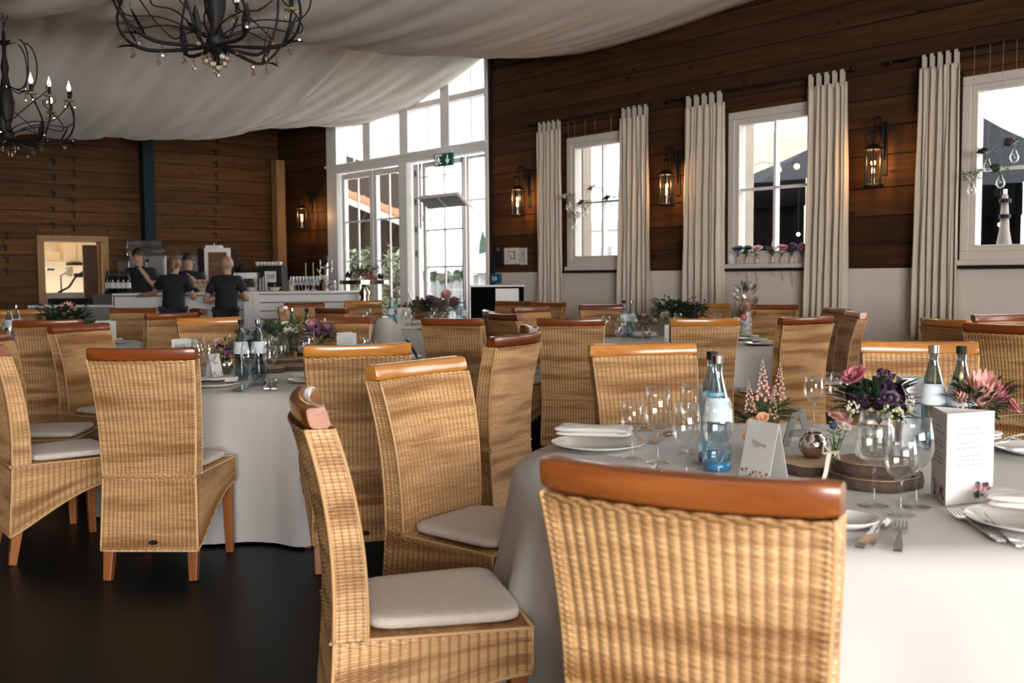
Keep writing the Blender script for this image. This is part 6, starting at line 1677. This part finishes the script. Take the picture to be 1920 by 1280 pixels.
# second layer of glasses
for px in np.arange(242, 300, 5.2):
    a = deep(px, 470, DR); glass('tumbler', Vector((a.x, a.y, zc_+sc0+.114)), 'tumbler in the upper layer on the left silver cabinet', 'upper layer of glasses on the back bar', 1.25)
t, w_, h = back('glass_cabinet', 'silver cabinet behind the woman holding her chin', 'cabinet', 330, 378, 479, 545, DR, .3, M_STEELP, two)
t.location.z = zc_
for k in KIDS[t.name]: k.scale = (1,1,sc0/h)
for px in np.arange(333, 376, 5.2):
    a = deep(px, 470, DR); glass('tumbler', Vector((a.x, a.y, zc_+sc0+.001)), 'low tumbler on the right silver cabinet', 'low glasses on the right silver cabinet', .8)
def fridge(t, w_, h):
    f = MB().box(-w_*.55, w_, -.03, 0, 0, .05).box(-w_*.55, w_, -.03, 0, h-.05, h).box(-w_*.55, -w_*.55+.05, -.03, 0, .05, h-.05).box(w_-.05, w_, -.03, 0, .05, h-.05); f.build('door_frame', M_WHITE, t)
    for k in range(1, 4): MB().box(-w_*.5, w_-.05, -.012, -.004, h*k/4.3, h*k/4.3+.02).build('shelf', M_DOORW, t)
    MB().box(-w_*.5, w_-.05, -.008, -.003, .05, h-.05).build('door_back', plain('warm fridge inside', (.22,.11,.05), .5), t)
    MB().box(-w_*.5, w_-.05, -.022, -.018, .05, h-.05).build('pane', M_GLASS, t)
t, w_, h = back('display_fridge', 'black display fridge with white framed glass door behind the bar', 'fridge', 372, 434, 465, 548, DR-.1, .35, M_BLK, fridge); t.location.z = zc_; s_ = zy(405, 465, DR-.1)-zc_
for k in KIDS[t.name]: k.scale = (1,1,s_/h)
a = deep(398, 462, DR-.05); tb = thing('white_box', 'white scale box on top of the display fridge', 'box', (a.x, a.y, zc_+s_)); MB().box(-.11,.11,0,.2,0,.045).build('housing', M_WHITE, tb, bevel=.008); MB().tube([(0,.1,.045),(0,.1,.09)], .012, 6).build('knob', M_SILVER, tb)
def coffee(t, w_, h):
    MB().box(-w_*.5, w_*.5, -.02, 0, h*.55, h*.85).build('display', M_PAPER, t); MB().box(-w_*.8, w_*.8, -.15, 0, 0, .03).build('drip_tray', M_DKSIL, t)
    for q in (-.4, .4): MB().tube([(q*w_, -.06, h*.5), (q*w_, -.06, h*.38)], .015, 6).build('group_head', M_SILVER, t)
    m = MB()
    for q in (-.35,-.15,.05,.25): m.box(q*w_, (q+.12)*w_, -.024, -.02, h*.64, h*.76)
    m.build('display_marks', M_INK, t)
t, w_, h = back('coffee_machine', 'dark coffee machine with cups on top behind the bar', 'coffee machine', 487, 529, 498, 548, DR-.3, .4, M_BLK, coffee); t.location.z = zc_; s_ = zy(508, 498, DR-.3)-zc_
for k in KIDS[t.name]: k.scale = (1,1,s_/h)
for i, px in enumerate((481,488,495,502,509,516,523)):
    a = deep(px, 495, DR-.25); c_ = thing('coffee_cup', 'white cup in the row on the coffee machine', 'cup', (a.x, a.y+.05, zc_+s_), 0, 'cups on the coffee machine')
    MB().lathe([(0,0),(.025,0),(.035,.06),(.032,.06),(0,.01)], 12).build('cup_wall', M_PORC, c_, smooth=True); MB().tube([(.03,0,.05),(.05,0,.04),(.03,0,.02)], .004, 5).build('handle', M_PORC, c_)
def grinder(t, w_, h): MB().box(-w_*.1, w_*.7, -.02, 0, h*.2, h*.8).build('jug_bay', M_BLK, t); MB().box(w_*.75, w_*.85, -.015, 0, h*.5, h*.7).build('switch', plain('red switch', (.5,.05,.03), .4), t)
t, w_, h = back('milk_machine', 'white drinks machine left of the coffee machine', 'machine', 438, 482, 511, 548, DR-.3, .35, M_WHITE, grinder); t.location.z = zc_; s_ = zy(460, 511, DR-.3)-zc_
for k in KIDS[t.name]: k.scale = (1,1,s_/h)
a = deep(454, 500, DR-.2); kp = thing('bean_hopper', 'black lidded pot on the white drinks machine', 'pot', (a.x, a.y, zc_+s_)); MB().lathe([(0,0),(.11,0),(.115,.07),(.10,.10),(0,.11)], 16).build('pot', M_BLK, kp, smooth=True); MB().ball((0,0,.12), .02).build('knob', M_BLK, kp)
# poster + dark bottle shelf left
t, w_, h = back('price_board', 'grey framed board left of the silver cabinets', 'board', 221, 243, 489, 520, DR, .03, M_DKSIL); 
t, w_, h = back('bottle_shelf', 'black bottle rack behind the wine bottles', 'rack', 196, 240, 516, 556, DR-.3, .3, M_BLK, lambda t, w_, h: [MB().lathe([(0,0),(.02,.0),(.012,.05),(0,.05)], 8, (x, .1, h)).build('bottle_neck', M_WINE, t) for x in np.linspace(-w_*.8, w_*.8, 6)]); t.location.z = zc_
for k in KIDS[t.name]: k.scale = (1,1,.9)
# cake stand
a = deep(683, 528, 12.9); tz = .80
st = thing('side_table', 'small white side table under the silver cake stand', 'table', (a.x, a.y, 0)); MB().lathe([(0,tz-.03),(.35,tz-.03),(.35,tz),(0,tz)], 24).build('tabletop', M_WHITE, st); MB().tube([(0,0,0),(0,0,tz-.03)], .03, 8).build('column', M_WHITE, st); MB().lathe([(0,0),(.22,0),(.2,.02),(0,.03)], 20).build('base', M_WHITE, st)
cs = thing('cake_stand', 'tall silver cake stand carrying flowers beside the bar', 'cake stand', (a.x, a.y, tz)); H_ = a.z-tz
MB().lathe([(0,0),(.10,0),(.09,.02),(.05,.05),(.085,H_*.38),(.05,H_*.55),(.075,H_*.68),(.03,H_*.85),(.05,H_),(0,H_)], 18).build('pedestal', M_MERC, cs, smooth=True)
MB().lathe([(0,H_),(.30,H_),(.315,H_-.03),(.32,H_-.03),(.32,H_+.02),(0,H_+.02)], 36).build('plate', M_MERC, cs, smooth=False)
bouquet('bed of blush and burgundy blossoms on the silver cake stand', Vector((a.x, a.y, a.z+.02)), [('rose',-.20,-.05,.07,.06,M_LEAFD),('rose',-.10,-.08,.06,.07,M_CREAMF),('rose',-.02,-.06,.11,.065,M_BLUSH),('rose',.07,-.08,.06,.07,M_PINK),('rose',.14,-.05,.08,.06,M_CREAMF),('dark',.22,-.04,.05,.05,M_PURP),('dark',-.17,0,.07,.05,M_PURP),('rose',.02,.06,.10,.06,M_CREAMF),('peony',-.01,.02,.17,.05,M_CREAMF)], 95, (.24,.03,M_LEAFM,120))

# ================================================================ WINDOW DECORATION
def sillz(h): return h[2]
rr_ = random.Random(12)
for i, (px, sp, mt) in enumerate(((1384,'rose',M_BLUET),(1400,'rose',M_LEAFD),(1419,'rose',M_BLUSH),(1448,'fern',M_CREAMF),(1466,'rose',M_PINK),(1484,'dark',M_PURP),(1503,'dark',M_MAUVE))):
    s_ = ws(px, 490, .05); t0 = W(s_, .045, W2[2])
    nm = ('lilac','leafy green','pale pink','white fern','coral','dark purple','mauve')[i]
    v = thing('sill_vase', 'small glass vase with %s flower and ribbon on the middle window sill' % nm, 'vase', t0, group=None)
    MB().lathe([(0,0),(.028,0),(.032,.02),(.030,.06),(.018,.085),(.020,.10),(.018,.10),(.016,.085),(.028,.06),(0,.008)], 16).build('vase_wall', M_GLASS, v, smooth=True)
    MB().tube([(0,-.022,.08),(-.02,-.035,.03),(-.01,-.05,-.04),(.01,-.055,-.12-.05*(i%3))], .0035, 5).tube([(0,-.022,.08),(.025,-.035,.05),(.02,-.045,-.02)], .003, 5).build('ribbon', M_RIB, v, smooth=True)
    bouquet('%s blossom in its little vase on the middle window sill' % nm, t0 + Vector((0,0,.09)), [(sp, 0, -.02, .06 if sp != 'fern' else .16, .056, mt)] + ([('dark',-.02,-.03,.03,.03,M_LEAFD)] if i % 2 else []), 100+i, (.065,.03,M_LEAFD,34))
ca_ = ws(1372, 490, .06); cd = thing('sill_candle', 'pale candle jar at the left end of the middle window sill', 'candle', W(ca_+.02, .05, W2[2])); MB().lathe([(0,0),(.035,0),(.035,.11),(0,.11)], 14).build('wax', M_PORC, cd, smooth=True); MB().tube([(0,0,.11),(0,0,.125)], .002, 4).build('wick', M_BLK, cd)
def hanging(px, py, lab, mt, r=.22, kind='rose', top=3.1, tilt=0, sz=.05):
    s_, z_ = wallpt(px, py, r); p = W(s_, r, z_)
    v = thing('hanging_vase', 'hanging glass vase, ' + lab, 'vase', p)
    MB().lathe([(0,-.055),(.02,-.048),(.034,-.025),(.032,.0),(.018,.025),(.012,.045),(.014,.055),(.012,.055),(.010,.045),(.030,-.0),(.02,-.044),(0,-.050)], 16).build('vase_wall', M_GLASS, v, smooth=True)
    MB().tube([(0,0,.05),(0,0,top-z_)], .0012, 4).build('thread', M_TWINE, v)
    bouquet('blossom in the hanging vase ' + lab, p + Vector((0,0,.04)), [(kind,-.05,-.01,.07,sz,mt)], int(px), (.09,.05,M_LEAFM,34))
for px, py, lab, mt in ((1066,386,'far left at the far window',M_CREAMF),(1078,420,'lowest one at the far window',M_BLUSH),(1098,398,'at the left pane of the far window',M_MAUVE),(1116,372,'highest one at the far window',M_BLUSH),(1146,390,'over the right pane of the far window',M_LEAFD)): hanging(px, py, lab, mt)
for px, py, lab, mt, kd in ((1852,310,'with the burgundy bloom at the right edge window',M_PURP,'rose'),(1876,340,'lowest one at the right edge window',M_LEAFD,'dark'),(1902,292,'upper right one at the right edge window',M_PURP,'dark'),(1822,354,'with the pale spray left of the right edge window',M_CREAMF,'fern')): hanging(px, py, lab, mt, kind=kd, top=3.15, sz=.045)

# ================================================================ PEOPLE
def skin_mesh(name, verts, edges, radii, mat, parent, sub=2):
    m = bpy.data.meshes.new(name); m.from_pydata([tuple(v) for v in verts], edges, []); m.update()
    o = bpy.data.objects.new(name, m); C.objects.link(o); par(o, parent)
    md = o.modifiers.new('skin', 'SKIN'); md.use_smooth_shade = True
    sv = m.skin_vertices[0].data if m.skin_vertices else None
    if sv is None: m.skin_vertices.new(); sv = m.skin_vertices[0].data
    for i, r_ in enumerate(radii):
        r_ = r_ if isinstance(r_, tuple) else (r_, r_); sv[i].radius = r_; sv[i].use_root = (i == 0)
    s = o.modifiers.new('sub', 'SUBSURF'); s.levels = sub; s.render_levels = sub
    m.materials.append(mat); return o
def person(label, p, rz, H, lean, arms, hair, ponytail=False, turn=0, tilt=0, face=True, trousers=None, short=False):
    """local frame: +y is where the chest points; arms = [(elbow, hand) left, right]"""
    t = thing('person', label, 'person', p, rz); k = H/1.68
    def V(x, y, z): return Vector((x*k, y*k, z*k))
    L = lean
    pel, wst, chs, nk = V(0,0,.93), V(0,L*.35,1.07), V(0,L*.75,1.26), V(0,L*1.05,1.42)
    hb, hm, hh, ht = V(0,L*1.15+.005,1.475), V(0,L*1.2+.02,1.53), V(0,L*1.2+.015,1.585), V(0,L*1.2,1.63)
    sh = [V(-.165,L*.95,1.365), V(.165,L*.95,1.365)]
    hip = [V(-.09,0,.90), V(.09,0,.90)]; kn = [V(-.10,.01,.50), V(.10,.01,.50)]; an = [V(-.10,-.02,.09), V(.10,-.02,.09)]; to = [V(-.11,.13,.035), V(.11,.13,.035)]
    el = [V(*arms[0][0]), V(*arms[1][0])]; ha = [V(*arms[0][1]), V(*arms[1][1])]
    vs = [pel, wst, chs, nk, hb, hm, hh, ht]; rd = [(.13,.085),(.11,.08),(.10,.075),.050,.056,.072,.080,.055]; ed = [(i,i+1) for i in range(7)]
    def chain(start, pts, rs):
        prev = start
        for q, r_ in zip(pts, rs): vs.append(q); rd.append(r_); ed.append((prev, len(vs)-1)); prev = len(vs)-1
        return prev
    ends = []
    for i in (0, 1):
        mid = (el[i]+ha[i])/2; wr = el[i] + (ha[i]-el[i])*.88
        ends.append(chain(2, [sh[i], (sh[i]+el[i])/2, el[i], mid, wr, ha[i]], [.048,.046,.040,.037,.026,(.034,.020)]))
        chain(0, [hip[i], kn[i], (kn[i]+an[i])/2, an[i], to[i]], [.09,.062,.055,.04,.035])
    rd = [(a*k, b*k) if isinstance(x, tuple) else (x*k, x*k) for x in rd for a, b in [x if isinstance(x, tuple) else (x, x)]]
    body = skin_mesh('body', vs, ed, rd, M_SKIN, t)
    # fingers: five short chains from each palm
    for i in (0, 1):
        d = (ha[i]-el[i]).normalized(); sd = d.cross(Vector((0,0,1))).normalized(); up = sd.cross(d)
        m = MB()
        for j, (off, ln) in enumerate(((-.028,.055),(-.010,.066),(.009,.062),(.026,.048))):
            b0 = ha[i] + sd*off*k + d*.01*k; m.tube([b0, b0+d*ln*.5*k - up*.006*k, b0+d*ln*.85*k - up*.026*k], [.0095*k,.0085*k,.007*k], 6)
        b0 = ha[i] - sd*.03*k*(1 if i else -1) - d*.02*k; m.tube([b0, b0 + d*.025*k - sd*.022*k*(1 if i else -1), b0 + d*.05*k - sd*.024*k*(1 if i else -1)], [.011*k,.010*k,.008*k], 6)
        m.build('fingers', M_SKIN, t, smooth=True)
    # shirt
    v2 = [V(0,0,.88), V(0,L*.35,1.07), V(0,L*.75,1.25), V(0,L*.90,1.345), V(0,L*1.0,1.415)]; r2 = [(.185,.135),(.165,.125),(.175,.135),(.165,.115),(.075,.070)]; e2 = [(0,1),(1,2),(2,3),(3,4)]
    for i in (0, 1):
        mm = (sh[i]*.35+el[i]*.65); a0 = len(v2); v2 += [sh[i], mm]; r2 += [(.082,.080),(.072,.070)]; e2 += [(3,a0),(a0,a0+1)]
    skin_mesh('shirt', v2, e2, [(a*k, b*k) for a, b in r2], M_SHIRT, t)
    m = MB(); m.lathe([(.062*k,0),(.070*k,.025*k),(.064*k,.045*k),(.058*k,.02*k)], 14, V(0,L*1.02,1.40)); m.build('collar', M_SHIRT, t, smooth=True)
    # trousers / apron
    v3 = [V(0,0,.94)]; r3 = [(.155,.118)]; e3 = []
    for i in (0, 1):
        a0 = len(v3); v3 += [hip[i], kn[i], an[i]+V(0,0,.0)]; r3 += [(.108,.108),(.080,.080),(.062,.062)]; e3 += [(0,a0),(a0,a0+1),(a0+1,a0+2)]
    skin_mesh('trousers', v3, e3, [(a*k, b*k) for a, b in r3], trousers or M_SHIRT, t)
    m = MB()
    for i in (0, 1): m.ball(to[i]+V(0,-.06,.0), .05*k, .13*k, .04*k)
    m.build('shoes', M_BLK, t, smooth=True)
    # hair and face, turned with the head
    Mh = Matrix.Translation(hh) @ Matrix.Rotation(R(turn), 4, 'Z') @ Matrix.Rotation(R(tilt), 4, 'X')
    def HM(x, y, z): return Mh @ Vector((x*k, y*k, z*k))
    m = MB(); rr_ = random.Random(5)
    def hairP(u, v):
        th = 2*PI*u; ph = PI*v*((.60 if not short else .58) - .17*math.sin(2*PI*u))
        x, y, z = math.sin(ph)*math.cos(th), math.sin(ph)*math.sin(th), math.cos(ph)
        r_ = .100 + .003*math.sin(23*th) + .002*math.sin(9*ph)
        lift = 0
        return HM(x*r_*.90, y*r_*1.02 - .012, z*r_*1.06 + .012 + lift)
    m.grid(hairP, 36, 12, wrap=True); m.build('hair', hair, t, smooth=True)
    if ponytail:
        m = MB(); m.tube([HM(0,-.10,.04), HM(.01,-.135,.02), HM(.01,-.14,-.05), HM(.0,-.125,-.11)], [.020*k,.032*k,.028*k,.010*k], 8); m.ball(HM(0,-.105,.045), .026*k); m.build('ponytail', hair, t, smooth=True)
    if face:
        m = MB(); m.tube([HM(0,.078,.012), HM(0,.094,-.016), HM(0,.101,-.030), HM(0,.086,-.036)], [.007*k,.009*k,.012*k,.009*k], 8); m.build('nose', M_SKIN, t, smooth=True)
        m = MB(); m2 = MB(); m3 = MB()
        for q in (-1, 1):
            m.ball(HM(q*.030,.076,.004), .010*k, .006*k, .006*k); m2.tube([HM(q*.016,.084,.022), HM(q*.032,.083,.027), HM(q*.046,.074,.022)], .003*k, 5); m3.ball(HM(q*.082,.0,-.012), .010*k, .018*k, .028*k)
        m.build('eyes', M_BLK, t, smooth=True); m2.build('eyebrows', M_HAIRB, t, smooth=True); m3.build('ears', M_SKIN, t, smooth=True)
        MB().ball(HM(0,.078,-.062), .022*k, .008*k, .007*k).build('mouth', plain('lips', (.35,.10,.09), .5), t, smooth=True)
    return t
def stand(px, d): a = deep(px, 560, d); return Vector((a.x, a.y, 0))
# behind the counter, facing the room (camera is towards -y)
person('dark haired barman in black shirt behind the counter, hand at his chin', stand(272, 14.62), PI-.25, 1.74, .10, [((-.25,.12,1.14),(-.065,.22,1.44)), ((.26,.10,1.12),(.16,.36,1.13))], M_HAIRB, turn=22, tilt=-8)
person('dark haired woman behind the counter resting her mouth on her hand', stand(358, 14.62), PI+.10, 1.665, .08, [((-.22,.20,1.12),(-.055,.24,1.36)), ((.23,.20,1.12),(.05,.33,1.16))], M_HAIRB, turn=6, tilt=-6)
person('woman with brown ponytail seen from behind, arm stretched along the bar', stand(324, 13.35), .05, 1.60, .10, [((-.33,.22,1.17),(-.56,.36,1.15)), ((.23,.20,1.10),(.20,.40,1.15))], plain('light brown hair', (.16,.09,.045), .5, noise=.4, nscale=40), ponytail=True, face=True, trousers=M_APRON)
person('woman with short blonde hair seen from behind in black', stand(423, 13.2), .10, 1.585, .12, [((-.31,.08,1.06),(-.12,.34,1.14)), ((.28,.10,1.08),(.14,.34,1.14))], M_HAIRL, short=True, turn=10)
